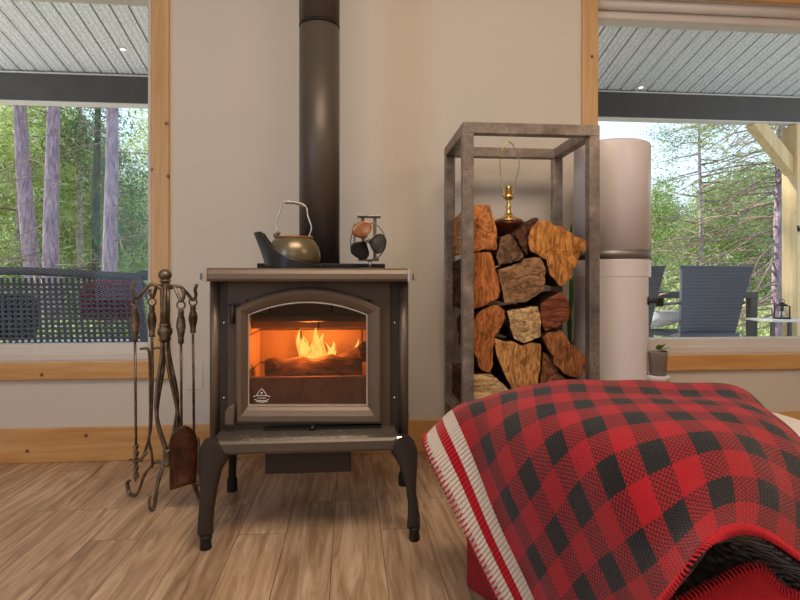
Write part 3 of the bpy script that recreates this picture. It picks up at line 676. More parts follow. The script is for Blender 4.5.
li = [(216, 441), (224, 449), (229, 457), (220, 472), (215.5, 492), (212.5, 512), (211.5, 524), (211.5, 536)]
leg(lo, li, SF - .03)
ro = [(409, 436), (415, 443), (419, 454), (418, 470), (416.5, 490), (418.5, 505), (420.5, 517), (421, 530)]
ri = [(395, 440), (391, 448), (392, 455), (401, 470), (406.5, 490), (408.5, 505), (408.5, 517), (407.5, 530)]
leg(ro, ri, SF - .03)
for (px, Y, w_) in ((204, SF - .045, .019), (415, SF - .045, .018)):
    c = P(px, 520, Y); c.y += .018; zf = .034
    MB().lathe([(w_ * .72, .0), (w_ * .9, .004), (w_ * .78, .02), (w_ * .86, zf - .006), (w_ * .95, zf), (w_ * .7, zf + .004)], (c.x, c.y, 0), 8).build('foot', M['black'], stove, .002)
for px in (234, 402):
    Y = 1.985; c = P(px, 400, Y)
    rows = []
    for z_, w_, dx in ((.25, .035, 0), (.20, .03, 0), (.12, .020, -.004), (.05, .019, -.006), (.04, .026, -.006), (0, .026, -.006)):
        rows.append([(c.x + dx * (1 if px < 300 else -1) + w_ * .7 * math.cos(t * math.pi / 5), Y + w_ * .7 * math.sin(t * math.pi / 5), z_) for t in range(10)])
    mb = MB().grid(rows, close=True); mb.add(rows[0], [tuple(range(10))]); mb.add(rows[-1], [tuple(range(10))]); mb.build('leg', M['black'], stove)
# firebox interior
ix0, ix1 = op[0] - .02, op[1] + .02; iz0, iz1 = op[2] - .01, op[3] + .02; iy1 = BYs - .05
fb = MB(); fb.box(ix0, ix1, iy1 - .02, iy1, iz0, iz1); fb.box(ix0, ix0 + .02, FY + .02, iy1 - .02, iz0, iz1); fb.box(ix1 - .02, ix1, FY + .02, iy1 - .02, iz0, iz1); fb.box(ix0, ix1, FY + .02, iy1, iz0 - .02, iz0)
fb.build('firebrick_lining', M['brick'], stove)
bz = P(310, 327, FY + .15).z
MB().box(ix0 + .02, ix1 - .02, FY + .10, iy1 - .02, bz, bz + .02).build('baffle', M['brick'], stove)
MB().tube([(ix0 + .03, FY + .06, bz + .035), (ix1 - .03, FY + .06, bz + .035)], .013, 12).build('air_tube', M['stovedark'], stove)
rz = P(310, 377, FY + .02).z
MB().box(ix0 + .02, ix1 - .02, FY + .022, FY + .045, iz0, rz).build('brick_rail', M['shadebrick'], stove, .003)
MB().box(ix0 + .02, ix1 - .02, FY + .045, iy1 - .02, iz0, iz0 + .03).build('ember_bed', M['ember'], stove)
k = N('charred_log'); a_ = k.noise(k.coord((2, 8, 8)), 9, 5, .6); k.p(color=k.ramp(a_, [(.35, (.03, .02, .015)), (.7, (.20, .11, .06))]), rough=.95); k.bump(a_, .8, .01); M['char'] = k.m
def burnlog(a, b, r):
    root = MB(); pts = [Vector(a).lerp(Vector(b), t / 10) for t in range(11)]; root.tube(pts, [r * (1 + .12 * math.sin(t * 2.1)) for t in range(11)], 12)
    o = root.build('burning_log', M['char']); return props(o, 'charred log burning in the stove', 'log')
l1 = burnlog((ix0 + .06, FY + .12, iz0 + .085), (ix1 - .05, FY + .15, iz0 + .095), .052); l1['label'] = 'charred log lying across the stove firebox in front of the flames'
l2 = burnlog((PX(330, FY + .2), FY + .22, iz0 + .09), (PX(368, FY + .1), FY + .10, iz0 + .165), .028); l2['label'] = 'thinner charred log leaning at the right of the flames'
# flames
def flame(bx, by, hpx, wpx, Y, ph):
    rows = []; n_ = 14
    for i in range(n_ + 1):
        t = i / n_; y = by - hpx * t; wd = wpx * (math.sin(math.pi * min(1, .12 + .88 * t) ** .8)) * (1 - .3 * t) + .2; x_ = bx + (3.4 * math.sin(t * 4.5 + ph) + 4 * math.cos(ph * 1.7)) * t
        c = P(x_, y, Y); hw = wd / F * Y * 1.0
        rows.append([(c.x + hw * math.cos(a_), Y + hw * .7 * math.sin(a_), c.z) for a_ in [q * math.pi / 7 for q in range(14)]])
    return rows
fl = MB(); frng = random.Random(12)
for args in ((314, 364, 34, 8, FY + .19, 0.2), (308, 364, 28, 7.5, FY + .205, 1.6), (322, 363, 30, 7, FY + .20, 2.6), (315, 364, 20, 12, FY + .18, 3.3), (352, 364, 25, 2.4, FY + .13, 3.9), (330, 361, 20, 4, FY + .22, 4.4), (303, 362, 33, 4, FY + .22, 2.1), (318, 362, 36, 4, FY + .185, 0.8)):
    fl.grid(flame(*args), close=True)
for _ in range(9):
    fl.grid(flame(frng.uniform(301, 333), 363, frng.uniform(12, 32), frng.uniform(2, 4), FY + frng.uniform(.17, .22), frng.uniform(0, 6)), close=True)
o = fl.build('flame', M['flame']); props(o, 'yellow orange flames rising from the log inside the stove', 'fire', kind='stuff')
fc = P(312, 345, FY + .17); light('fire_light', 'POINT', (fc.x, fc.y, fc.z), 7.0, (1, .34, .07), .04)
light('ember_light', 'POINT', (fc.x - .02, FY + .07, rz + .055), .25, (1, .30, .06), .02)
# ------------------------------------------------------------------ KETTLE
KY = 1.74; mpp = KY / F / 1.01
kc = P(294, 267, KY); kz0 = ztop + .0005
ket = empty('kettle', (kc.x, KY, kz0), 'cast iron kettle with a long spout and silver wire handle on the stove top', 'kettle')
def kx(px): return P(px, 267, KY).x
def kzz(py): return kz0 + (267.5 - py) * mpp
NA = 48
def shell(t):
    ring = []
    for a_ in range(NA):
        an = 2 * math.pi * a_ / NA; c_, s_ = math.cos(an), math.sin(an)
        # bottom
        xb, yb = 28 * c_, 27 * s_
        # rim: teardrop towards left
        if c_ < -.0: ex = 28.6 + 12 * (-c_) ** 3; wy = 27.8
        else: ex = 28.6; wy = 27.8
        xr_, yr_ = ex * c_, wy * s_ * (1 - .45 * max(0, -c_) ** 3)
        # rim height by x
        X = 294 + xr_
        pts = [(252, 232), (262, 230.5), (268, 240), (275, 248), (282, 253), (292, 257.5), (305, 261), (316, 262.5), (326, 263.5)]
        for q in range(len(pts) - 1):
            if pts[q][0] <= X <= pts[q + 1][0]:
                f_ = (X - pts[q][0]) / (pts[q + 1][0] - pts[q][0]); yr = pts[q][1] + f_ * (pts[q + 1][1] - pts[q][1])
        e = t + .0; bul = math.sin(math.pi * t) * 1.0
        xx = xb + (xr_ - xb) * (t ** 1.3) + bul * c_ * (1 if c_ > 0 else .3); yy = yb + (yr_ - yb) * t
        ring.append((kx(294 + xx), KY + yy * mpp, kzz(267.5 + (yr - 267.5) * t)))
    return ring
rows = [shell(i / 8) for i in range(9)]
mb = MB(); b0 = [(kx(294) + (q[0] - kx(294)) * .1, KY + (q[1] - KY) * .1, kz0) for q in rows[0]]
mb.grid([b0] + rows, close=True); o = mb.build('lower_shell_and_spout', M['kettle_low'], ket); s_ = o.modifiers.new('s', 'SOLIDIFY'); s_.thickness = .003; s_.offset = -1
prof = [(20, 266), (25, 262), (26.4, 257), (26.0, 251), (24.4, 245.5), (21.8, 241), (19.2, 238), (18, 236.8), (16.5, 236.4)]
MB().lathe([(r * mpp, kzz(y)) for r, y in prof], (kx(294), KY, 0), 40).build('upper_body', M['kettle_up'], ket)
MB().tube([(kx(294) + 18.2 * mpp * math.cos(q * .2618), KY + 18.2 * mpp * math.sin(q * .2618), kzz(236.3)) for q in range(24)], .0028, 8, closed=True).build('rim', M['copper'], ket)
lid = MB().lathe([(17 * mpp, kzz(236.4)), (16 * mpp, kzz(235.2)), (9 * mpp, kzz(234.4)), (.5 * mpp, kzz(234.0))], (kx(294), KY, 0), 32).build('lid', M['kettle_up'], ket)
MB().ball((kx(279), KY - .01, kzz(232)), .006, 10).tube([(kx(279), KY - .01, kzz(235)), (kx(279), KY - .01, kzz(232))], .002, 6).build('lid_knob', M['bronze'], lid)
for px, py in ((275.5, 234), (311, 236)): MB().ball((kx(px), KY, kzz(py)), .007, 10).build('handle_lug', M['kettle_up'], ket)
pl = [(277.5, 233), (276, 223), (279, 213), (283.5, 201)]; pr_ = [(305.5, 204.5), (308, 215), (311.5, 226), (308.5, 236)]
MB().tube(smooth_path([(kx(a), KY, kzz(b)) for a, b in pl] + [(kx(294), KY, kzz(200.5))] + [(kx(a), KY, kzz(b)) for a, b in pr_], 6), .0022, 8).build('wire_handle', M['silver'], ket)
cp = []
for q in range(140):
    t = q / 139; x_ = 284.5 + 20 * t; y_ = 200.8 + 3.2 * t - 1.4 * math.sin(math.pi * t); an = t * 2 * math.pi * 13
    cp.append((kx(x_), KY + .0052 * math.cos(an), kzz(y_) + .0052 * math.sin(an)))
MB().tube(cp, .0014, 5).build('coil_grip', M['silver'], ket)
# ------------------------------------------------------------------ STOVE FAN
GY = 1.74; m2 = GY / F / 1.0; gx = lambda px: P(px, 267, GY).x; gz = lambda py: ztop + .0005 + (267.5 - py) * m2
fan = empty('stove_fan', (gx(369), GY, ztop), 'small heat powered stove fan with two black blades and one copper coloured blade', 'fan')
MB().box(gx(369) - .03, gx(369) + .03, GY - .02, GY + .03, ztop + .0005, ztop + .006).build('base', M['black'], fan, .002)
MB().tube([(gx(370), GY, ztop + .005), (gx(370), GY, gz(257))], .006, 10).build('stem', M['silver'], fan)
MB().box(gx(358), gx(379), GY - .015, GY + .02, gz(259), gz(257)).build('bottom_plate', M['steel'], fan, .002)
MB().box(gx(357), gx(381), GY - .012, GY + .03, gz(215.5), gz(213.5)).build('top_plate', M['steel'], fan, .003)
for px in (363, 375): MB().box(gx(px) - .005, gx(px) + .005, GY + .004, GY + .026, gz(257), gz(215)).build('heat_fin', M['steel'], fan, .001)
for px in (354.5,): MB().box(gx(px) - .003, gx(px) + .003, GY + .004, GY + .02, gz(252), gz(222)).build('side_fin', M['steel'], fan, .001)
MB().tube([(gx(368) + 17.3 * m2 * math.cos(a_), GY - .004, gz(240) + 19 * m2 * math.sin(a_)) for a_ in [2 * math.pi * q / 40 for q in range(40)]], .0018, 6, closed=True).build('guard_ring', M['steel'], fan)
hub = P(366.5, 239.5, GY - .03); hc = Vector((gx(366.5), GY - .03, gz(239.5)))
MB().tube([hc, hc + Vector((0, .03, 0))], .004, 8).build('axle', M['silver'], fan)
for i, (an, mt, nm) in enumerate(((113, 'copper', 'copper coloured blade'), (-14, 'black', None), (236, 'black', None))):
    rows = []
    for a_ in range(9):
        t = a_ / 8; r_ = (2 + 17.5 * t) * m2; half = [30, 36, 42, 45, 46, 45, 42, 35, 18][a_]
        rows.append([(hc.x + r_ * math.cos(R(an + s)), hc.y + .010 * (s / max(half, 1)) * (1 - .3 * t), hc.z + r_ * math.sin(R(an + s))) for s in np.linspace(-half, half, 9)])
    o = MB().grid(rows).build('blade', M[mt], fan); o.modifiers.new('s', 'SOLIDIFY').thickness = .002
    if nm: o['label'] = nm
h_ = MB().tube([hc + Vector((0, -.015, 0)), hc + Vector((0, .004, 0))], .0085, 16).build('hub', M['nickel'], fan)
MB().tube([hc + Vector((0, -.0175, 0)), hc + Vector((0, -.0145, 0))], .004, 10).build('hub_cap', simple('blue_plastic', srgb(90, 120, 160), .4), h_)
# ------------------------------------------------------------------ FIRE TOOLS
TY = 1.86; m3 = TY / F / 1.035
tx = lambda px, Y=TY: P(px, 400, Y).x
tz = lambda py, Y=TY, px=165: P(px, py, Y).z
def V_(px, py, dy=0): p = P(px, py, TY + dy); return Vector((p.x, TY + dy, max(p.z, .006)))
ts = empty('fire_tool_stand', (tx(165), TY, 0), 'antique bronze fire tool stand with a ball top, twisted rods and scroll feet', 'tool stand')
MB().ball(V_(165, 275), 6.6 * m3, 16, (1, 1, .92)).build('ball_finial', M['bronze'], ts)
MB().lathe([(3 * m3, tz(283)), (5.5 * m3, tz(281.5)), (5.5 * m3, tz(280)), (3.2 * m3, tz(279))], (tx(165), TY, 0), 18).build('finial_collar', M['bronze'], ts)
for dx, dy in ((-2.8, 0), (2.8, 0), (0, .009), (0, -.009)): MB().tube([V_(165 + dx, 283, dy), V_(165 + dx, 327, dy)], 2.2 * m3, 8).build('column_rod', M['bronze'], ts)
MB().lathe([(5 * m3, tz(341)), (6 * m3, tz(339)), (5 * m3, tz(337.5)), (7.3 * m3, tz(333)), (7.0 * m3, tz(329)), (5 * m3, tz(326.5)), (6 * m3, tz(325)), (5 * m3, tz(323.5))], (tx(165), TY, 0), 20).build('upper_collar', M['bronze'], ts)
for i in range(4):
    ph = i * math.pi / 2 + .5; pts = []
    for q in range(15):
        t = q / 14; r_ = (2.6 + 11 * math.sin(math.pi * t ** 1.6) ** 1.1) * m3; an = ph + .9 * t
        c = V_(165 + 3.5 * t, 340 + 110 * t); pts.append((c.x + r_ * math.cos(an), TY + r_ * math.sin(an), c.z))
    MB().tube(pts, 1.9 * m3, 8).build('basket_rod', M['bronze'], ts)
c0 = V_(168.5, 460)
MB().lathe([(4.5 * m3, tz(466)), (5.6 * m3, tz(464)), (4.8 * m3, tz(462)), (5.2 * m3, tz(457)), (4.8 * m3, tz(453)), (5.8 * m3, tz(450)), (4.6 * m3, tz(448))], (c0.x, TY, 0), 18).build('lower_collar', M['bronze'], ts)
zc_ = tz(464)
# scroll feet: ends given on the floor
for ex, ey_, f2 in ((131, 497, 1), (151, 513, 1), (0, 0, 2), (0, 0, 3)):
    if f2 == 1:
        Yf = None; xc = (ex - 400) / F; d_ = F * H / (ey_ - HY); e = Vector((d_ * (xc * CT + ST), d_ * (CT - xc * ST), 0))
    elif f2 == 2: e = Vector((c0.x + .125, TY - .015, 0))
    else: e = Vector((c0.x + .05, TY + .17, 0))
    d_ = (e - Vector((c0.x, TY, 0))); L_ = d_.length; u = d_.normalized()
    pp = [(0.02, zc_), (.35 * L_, zc_ - .005), (.62 * L_, zc_ * .62), (.80 * L_, .022), (.93 * L_, .009), (1.06 * L_, .016), (1.10 * L_, .042), (1.04 * L_, .055)]
    MB().tube(smooth_path([(c0.x + u.x * a_, TY + u.y * a_, b_) for a_, b_ in pp], 5), .0065, 8, flat=.7).build('scroll_foot', M['bronze'], ts)
# hooks (arms of the stand) and hanging tools
hooks = [(135, 306, -.02, [(163, 290), (152, 284), (144, 291), (137, 298), (134, 295), (132, 288), (134, 284), (132, 280)]), (152, 300, .03, [(163, 288), (157, 286), (153, 297), (150, 293), (150, 289)]),
         (181, 303, -.03, [(167, 288), (174, 287), (181, 301), (184, 295), (182, 289)]), (193, 304, .02, [(167, 289), (178, 286), (186, 292), (193, 300), (196, 295), (195, 290), (197, 284)])]
for hx, hy, dy, pts in hooks:
    n_ = len(pts); MB().tube(smooth_path([V_(a_, b_, dy * min(1, q / 3)) for q, (a_, b_) in enumerate(pts)], 5), .0055, 8).build('hook_arm', M['bronze'], ts)
def tool(name, px, dy, top, hb, label, cat):
    root = empty(name, V_(px, 480, dy), label, cat, None)
    c = V_(px, top - 4, dy); MB().tube([(c.x + .0125 * math.cos(q * .524), TY + dy, c.z + .0125 * math.sin(q * .524)) for q in range(12)], .0028, 7, closed=True).build('ring', M['bronze'], root)
    k_ = m3; z_ = lambda t: tz(top + (hb - top) * t)
    MB().lathe([(1.6 * k_, z_(1)), (3.2 * k_, z_(.98)), (2.4 * k_, z_(.93)), (3.4 * k_, z_(.90)), (2.6 * k_, z_(.86)), (3.4 * k_, z_(.7)), (4.6 * k_, z_(.48)), (4.0 * k_, z_(.3)), (2.4 * k_, z_(.15)), (3.4 * k_, z_(.11)), (2.4 * k_, z_(.07)), (3.2 * k_, z_(.03)), (1.5 * k_, z_(0))], (c.x, TY + dy, 0), 16).build('handle', M['bronze'], root)
    return root
# poker (left)
t1 = tool('fireplace_poker', 135, -.02, 306, 341, 'bronze poker with a twisted tip hanging leftmost on the tool stand', 'poker')
MB().tube([V_(135, 341, -.02), V_(136, 445, -.02)], .0042, 8).build('shaft', M['bronze'], t1)
mb = MB(); 
for ph in (0, math.pi / 1): mb.tube([V_(136, 445 + 33 * t, -.02) + Vector((.005 * math.cos(ph + t * 14), .005 * math.sin(ph + t * 14), 0)) for t in np.linspace(0, 1, 30)], .0042, 6)
mb.tube(smooth_path([V_(136, 462, -.02), V_(142, 458, -.02), V_(147, 452, -.02)]), [.005] * 13, 6); mb.tube([V_(136, 476, -.02), V_(135.5, 482, -.02)], [.006, .002], 6); mb.build('twisted_tip', M['bronze'], t1)
# tongs
t2 = tool('log_tongs', 152, .03, 306, 338, 'bronze log tongs hanging second from the left on the tool stand', 'tongs')
MB().tube(smooth_path([V_(152, 338, .03), V_(152.5, 380, .03), V_(151, 425, .03), V_(149, 440, .03), V_(152, 455, .03), V_(152, 468, .03)]), .0045, 8).build('tong_arm', M['bronze'], t2)
MB().tube(smooth_path([V_(140, 349, .026), V_(146, 348.5, .026), V_(149, 352, .026), V_(150, 380, .026), V_(150, 425, .026), V_(147, 445, .026), V_(141, 462, .026)]), .0042, 8).build('tong_arm', M['bronze'], t2)
MB().tube(smooth_path([V_(152, 351, .03), V_(155, 348, .03), V_(160, 348, .03)]), .0035, 6).build('finger_hook', M['bronze'], t2)
# shovel
t3 = tool('fireplace_shovel', 181, -.03, 309, 343, 'fireplace shovel with a rusty brown round topped blade leaning at the stand', 'shovel')
MB().tube([V_(181, 343, -.03), V_(181.5, 428, -.035)], .0042, 8).build('shaft', M['bronze'], t3)
rows = []; 
for i in range(25):
    t = (i / 24) ** 1.7; y = 425.5 + 61 * t
    if t < .35: hw = 14.2 * math.sin(math.acos(max(-1, 1 - t / .35)))
    else: hw = 14.2 - 1.2 * (t - .35)
    hw = max(hw, .8); cxp = 184.5 - 1.5 * t
    rows.append([V_(cxp + hw * u, y + (-7 * t * (u) if True else 0) * (t > .5) * (t - .5) * 2 * .6, -.045 - .018 * (1 - u * u) + .012 * t) for u in np.linspace(-1, 1, 11)])
o = MB().grid(rows).build('blade', M['rust'], t3); s_ = o.modifiers.new('s', 'SOLIDIFY'); s_.thickness = .004
rim = [r[-1] for r in rows[9:]]; MB().tube([V_(p_.x * 0 + 0, 0) if False else p_ + Vector((.002, 0, 0)) for p_ in rim], .0045, 6).build('blade_edge', M['bronze'], t3)
# brush
t4 = tool('hearth_brush', 193, .02, 306, 334, 'bronze hearth brush with black bristles hanging rightmost on the tool stand', 'brush')
MB().tube([V_(193, 334, .02), V_(194, 440, .02)], .0042, 8).build('shaft', M['bronze'], t4)
MB().lathe([(.012, 0), (.014, .02), (.006, .03)], V_(195, 450, .02) - Vector((0, 0, 0)), 14).build('ferrule', M['bronze'], t4)
mb = MB(); rng = random.Random(3); c = V_(195, 450, .02)
for _ in range(140):
    a_ = rng.random() * 6.28; r_ = .012 * rng.random() ** .5; mb.tube([(c.x + r_ * math.cos(a_), c.y + r_ * math.sin(a_), c.z + .002), (c.x + 1.9 * r_ * math.cos(a_), c.y + 1.9 * r_ * math.sin(a_), c.z - .075)], .0012, 4)
o = mb.build('bristles', M['black'], t4); o['kind'] = 'stuff'
# ------------------------------------------------------------------ LOG RACK
RY0, RY1 = 1.86, 2.235; RXa, RXb = PX(463, RY0), PX(600, RY0); TT = .0375; RZ = P(463, 121.5, RY0).z; SZ = .285
rack = empty('log_rack', ((RXa + RXb) / 2, (RY0 + RY1) / 2, 0), 'tall open steel log rack stacked with split firewood', 'rack')
for xx in (RXa, RXb - TT):
    for yy in (RY0, RY1 - TT): MB().box(xx, xx + TT, yy, yy + TT, 0, RZ - TT).build('post', M['steel'], rack, .002)
for yy in (RY0, RY1 - TT): MB().box(RXa, RXb, yy, yy + TT, RZ - TT, RZ).build('top_bar', M['steel'], rack, .002)
for xx in (RXa, RXb - TT): MB().box(xx, xx + TT, RY0 + TT, RY1 - TT, RZ - TT, RZ).build('top_bar', M['steel'], rack, .002)
for yy in (RY0, RY1 - TT): MB().box(RXa + TT, RXb - TT, yy, yy + TT, SZ - TT, SZ).build('shelf_bar', M['steel'], rack, .002)
for xx in (RXa, RXb - TT): MB().box(xx, xx + TT, RY0 + TT, RY1 - TT, SZ - TT, SZ).build('shelf_bar', M['steel'], rack, .002)
MB().box(RXa + TT, RXb - TT, RY0 + TT, RY1 - TT, SZ - .006, SZ - .001).build('shelf_plate', M['steel'], rack)
# firewood
def facemat(name, base, streak=(1, 1, 6), rot=(0, 0, 0), dark=.35):
    k = N(name); v = k.world(); mp = k.n('Mapping', {'Vector': v, 'Rotation': rot, 'Scale': streak}).outputs[0]
    a_ = k.noise(mp, 10, 7, .68, 1.5); b_ = k.noise(v, 60, 4, .6)
    lo_ = tuple(x * dark * .6 for x in base); hi = tuple(min(1, x * 2.0) for x in base)
    c = k.ramp(a_, [(.30, lo_), (.46, base), (.60, hi), (.72, base)])
    crk = k.n('TexVoronoi', {'Vector': mp, 'Scale': 6}, feature='DISTANCE_TO_EDGE').outputs['Distance']
    c = k.mix(k.math('MULTIPLY', k.math('LESS_THAN', crk, .014), .45), c, tuple(x * .15 for x in base))
    c = k.mix(k.math('MULTIPLY', b_, .25), c, lo_)
    k.p(color=c, rough=.85, spec=.2); k.bump(k.math('ADD', a_, k.math('MULTIPLY', b_, .5)), .9, .012); return k.m
k = N('firewood_bark'); v = k.world((4, 1, 4)); a_ = k.noise(v, 9, 7, .7, .6); k.p(color=k.ramp(a_, [(.35, srgb(44, 30, 24)), (.55, srgb(92, 66, 50)), (.72, srgb(140, 108, 84))]), rough=.95, spec=.1); k.bump(a_, 1, .02); M['fbark'] = k.m
ORG = srgb(190, 122, 70); BRN = srgb(138, 100, 70); TAN = srgb(206, 164, 118); RED = srgb(128, 72, 50); GRY = srgb(122, 92, 70)
def resample(poly, n_):
    L = [0]; m_ = len(poly)
    for i in range(m_): L.append(L[-1] + (Vector(poly[(i + 1) % m_]) - Vector(poly[i])).length)
    out = []
    for q in range(n_):
        s = L[-1] * q / n_; i = max(j for j in range(m_) if L[j] <= s); f_ = (s - L[i]) / (L[i + 1] - L[i]); out.append(Vector(poly[i]).lerp(Vector(poly[(i + 1) % m_]), f_))
    return out
LG = 'firewood logs stacked in the steel rack'
def logo(px, Y, base, label, streak=(1, 1, 6), rot=(0, 0, 0), depth=.30, side=None, seed=0, shrink=.93, slant=(0, 0), dark=.4, amp=.003):
    pts = [P(a_, b_, Y) for a_, b_ in px]; poly = resample([(q.x, q.z) for q in pts], 64)
    c = sum(poly, Vector((0, 0))) / 64; mb = MB(); fm = facemat('split_wood_%d' % seed, base, streak, rot, dark)
    rows = []
    for i in range(12):
        t = i / 11; r = []
        for j, q in enumerate(poly):
            s_ = 1 - (1 - shrink) * t; nn = noise.noise((q.x * 40 + seed * 7, q.y * 40, t * 3)) * amp * 1.6 + noise.noise((q.x * 120, q.y * 120 + seed, t * 9)) * amp * .5
            d = (q - c).normalized(); p_ = c + (q - c) * s_ * .985 + d * nn; r.append((p_.x + slant[0] * t, Y + depth * t + (noise.noise((q.x * 50, q.y * 50, seed)) * .006 if i == 0 else 0), p_.y + slant[1] * t))
        rows.append(r)
    mb.grid(rows, 1, close=True, smooth=True)
    def capr(ring, y_sign, yb):
        rr = [ring]
        for s_ in (.86, .68, .48, .28, .1):
            r = []
            for v_ in ring:
                x_ = c.x + (v_[0] - c.x) * s_; z_ = c.y + (v_[2] - c.y) * s_
                r.append((x_, yb + y_sign * (.006 * noise.noise((x_ * 26, z_ * 26, seed)) + .004 * noise.noise((x_ * 80, z_ * 80, seed))), z_))
            rr.append(r)
        return rr
    cr_ = capr(rows[0], 1, Y - .002); mb.grid(cr_, 0, close=True); mb.add(cr_[-1], [tuple(range(64))], 0)
    mb.add(rows[-1], [tuple(range(64))], 0)
    o = mb.build('firewood_log', [fm, side or M['fbark']]); props(o, label, 'log', LG); return o
LY = RY0 + TT + .005
sideO = facemat('split_side_pale', srgb(176, 128, 80), (1, 1, 6)); sideT = facemat('split_side_tan', srgb(200, 160, 112), (4, 1, 4), (0, R(20), 0))
logo([(468, 206), (478, 204), (490, 205), (494, 218), (497, 230), (497, 250), (484, 250), (467, 254)], LY, ORG, 'orange split log at the top left of the rack', (3, 1, 3), (0, R(60), 0), .29, sideO, 1)
logo([(467, 256), (480, 252), (491, 251.5), (494, 262), (497.5, 272), (500.5, 290), (499, 299), (485, 305), (467, 312)], LY, srgb(178, 110, 62), 'orange brown split log directly below the top left log', (5, 1, 1), (0, R(-30), 0), .29, M['fbark'], 2)
logo([(472, 322), (480, 311), (488, 306), (497, 305), (505, 309.5), (506, 317), (502, 326), (496, 336), (493, 348), (493, 366), (490, 372), (481, 371), (474, 352)], LY - .01, srgb(172, 106, 60), 'curved reddish brown log with bark edge below the left orange logs', (6, 1, 1.5), (0, R(12), 0), .29, M['fbark'], 3)
logo([(466, 374), (481, 373.5), (492, 374), (503, 384), (511, 392), (513, 413), (490, 413), (466, 413)], LY, TAN, 'pale tan log at the bottom left of the rack', (1, 1, 5), (0, 0, 0), .29, M['fbark'], 4)
logo([(501, 237), (508, 233.5), (514, 237), (525, 257), (517, 260.5), (498.5, 266), (496, 258)], LY + .02, GRY, 'small wedge shaped grey brown log below the brass lamp', (3, 1, 3), (0, R(30), 0), .29, M['fbark'], 5)
logo([(498, 269), (510, 266), (521, 263), (524, 258.5), (534, 257), (540.5, 256.5), (546, 268), (546, 279), (544, 291), (526, 302.5), (505, 303), (502, 291), (499, 280)], LY - .005, srgb(146, 112, 80), 'large blocky grey brown log in the middle of the rack', (2, 1, 4), (0, R(-15), 0), .29, M['fbark'], 6, dark=.5)
logo([(527, 236), (533, 225), (538, 220.5), (546, 221), (553, 223), (565, 229), (577, 235.5), (586, 240), (587, 250), (581, 253), (575.5, 266), (570, 279), (567, 284.5), (560, 286), (550, 275), (546, 260), (536, 254), (528, 249)], LY - .01, srgb(200, 132, 70), 'big tilted orange log at the top right of the rack', (5, 1, 1.2), (0, R(-40), 0), .29, M['fbark'], 7, dark=.35, amp=.006)
logo([(514, 234), (520, 228), (528, 222), (537, 217), (540, 219), (533, 224), (526, 236), (526.5, 250), (528, 256), (521, 247)], LY + .004, srgb(90, 60, 44), 'narrow strip of shaggy dark bark between the lamp and the big tilted log', (3, 1, 3), (0, 0, 0), .29, M['fbark'], 8, amp=.006)
logo([(540.5, 303), (551, 297), (562, 290.5), (566, 296), (569.5, 308), (569, 319.5), (558, 326), (545, 332), (541, 322)], LY, RED, 'dark reddish log on the right beside the pale centre log', (1, 1, 5), (0, R(20), 0), .29, M['fbark'], 9)
logo([(507, 311), (522, 308), (538.5, 305.5), (540.5, 320), (541, 336), (534, 339.5), (524, 343.5), (514, 339), (511, 328)], LY - .01, TAN, 'pale tan square ended log in the centre of the rack', (3, 1, 4), (0, 0, 0), .29, M['fbark'], 10, dark=.55)
logo([(494, 338), (505, 341), (513, 341.5), (524, 345), (532, 342), (541, 344), (541.5, 356), (538, 384), (526, 388), (513, 391), (504, 373), (495.5, 354)], LY - .005, srgb(198, 140, 84), 'orange brown log with dark bark top low in the centre of the rack', (6, 1, 1.5), (0, R(10), 0), .29, M['fbark'], 11, dark=.3)
logo([(542, 338), (550, 332), (560, 329), (565, 335), (570, 342), (580, 352), (588, 359), (591, 366), (588, 373), (580, 377), (571, 378), (561, 372), (554, 361), (549, 350)], LY - .012, srgb(150, 96, 58), 'long brown log slanting down right with a pale frayed end', (5, 1, 1.5), (0, R(-50), 0), .29, M['fbark'], 12, amp=.005)
logo([(543, 352), (548, 353), (553, 363), (560, 374), (570, 380.5), (584, 380), (586, 413), (516, 413), (514, 393), (528, 390), (540, 386)], LY + .01, srgb(128, 84, 56), 'brown log at the bottom right of the rack above the blanket', (3, 1, 3), (0, R(30), 0), .28, M['fbark'], 13)
# ------------------------------------------------------------------ BRASS LAMP (no shade)
LPY = 2.03; lm = LPY / F / .98; lx = PX(508.5, LPY); zz = lambda py: P(508, py, LPY).z
lamp = empty('table_lamp', (lx, LPY, zz(236)), 'shadeless brass lamp with a wire harp standing on the stacked logs', 'lamp')
MB().lathe([(12 * lm, zz(236.5)), (14 * lm, zz(234.5)), (16 * lm, zz(227)), (17.5 * lm, zz(224.5)), (17 * lm, zz(223)), (14.5 * lm, zz(221.5))], (lx, LPY, 0), 36).build('base_bowl', M['darkcopper'], lamp)
MB().lathe([(14.5 * lm, zz(221.5)), (13.5 * lm, zz(220)), (9 * lm, zz(218)), (5.5 * lm, zz(216)), (3 * lm, zz(213)), (2.4 * lm, zz(209)), (3.2 * lm, zz(207)), (2.2 * lm, zz(205)), (2.0 * lm, zz(200)), (2.5 * lm, zz(198))], (lx, LPY, 0), 30).build('neck', M['brass'], lamp)
sk = MB().lathe([(3 * lm, zz(200)), (5.2 * lm, zz(198)), (5 * lm, zz(195)), (3.6 * lm, zz(194)), (3.4 * lm, zz(187)), (2.8 * lm, zz(186))], (lx, LPY, 0), 20).build('socket', M['brass'], lamp)
MB().tube([(lx, LPY, zz(196)), (lx - 5.5 * lm, LPY - .01, zz(196))], .0022, 6).ball((lx - 6.2 * lm, LPY - .01, zz(195.5)), .0055, 8).build('switch_knob', M['brass'], sk)
hp = [(505, 199), (503, 187), (500.5, 175), (500, 163), (502, 151), (508.5, 142), (515.5, 149), (519, 162), (518, 172), (515, 183), (512.5, 199)]
MB().tube(smooth_path([(P(a_, b_, LPY).x, LPY, P(a_, b_, LPY).z) for a_, b_ in hp], 6), .0022, 7).build('harp', M['brasswire'], lamp)
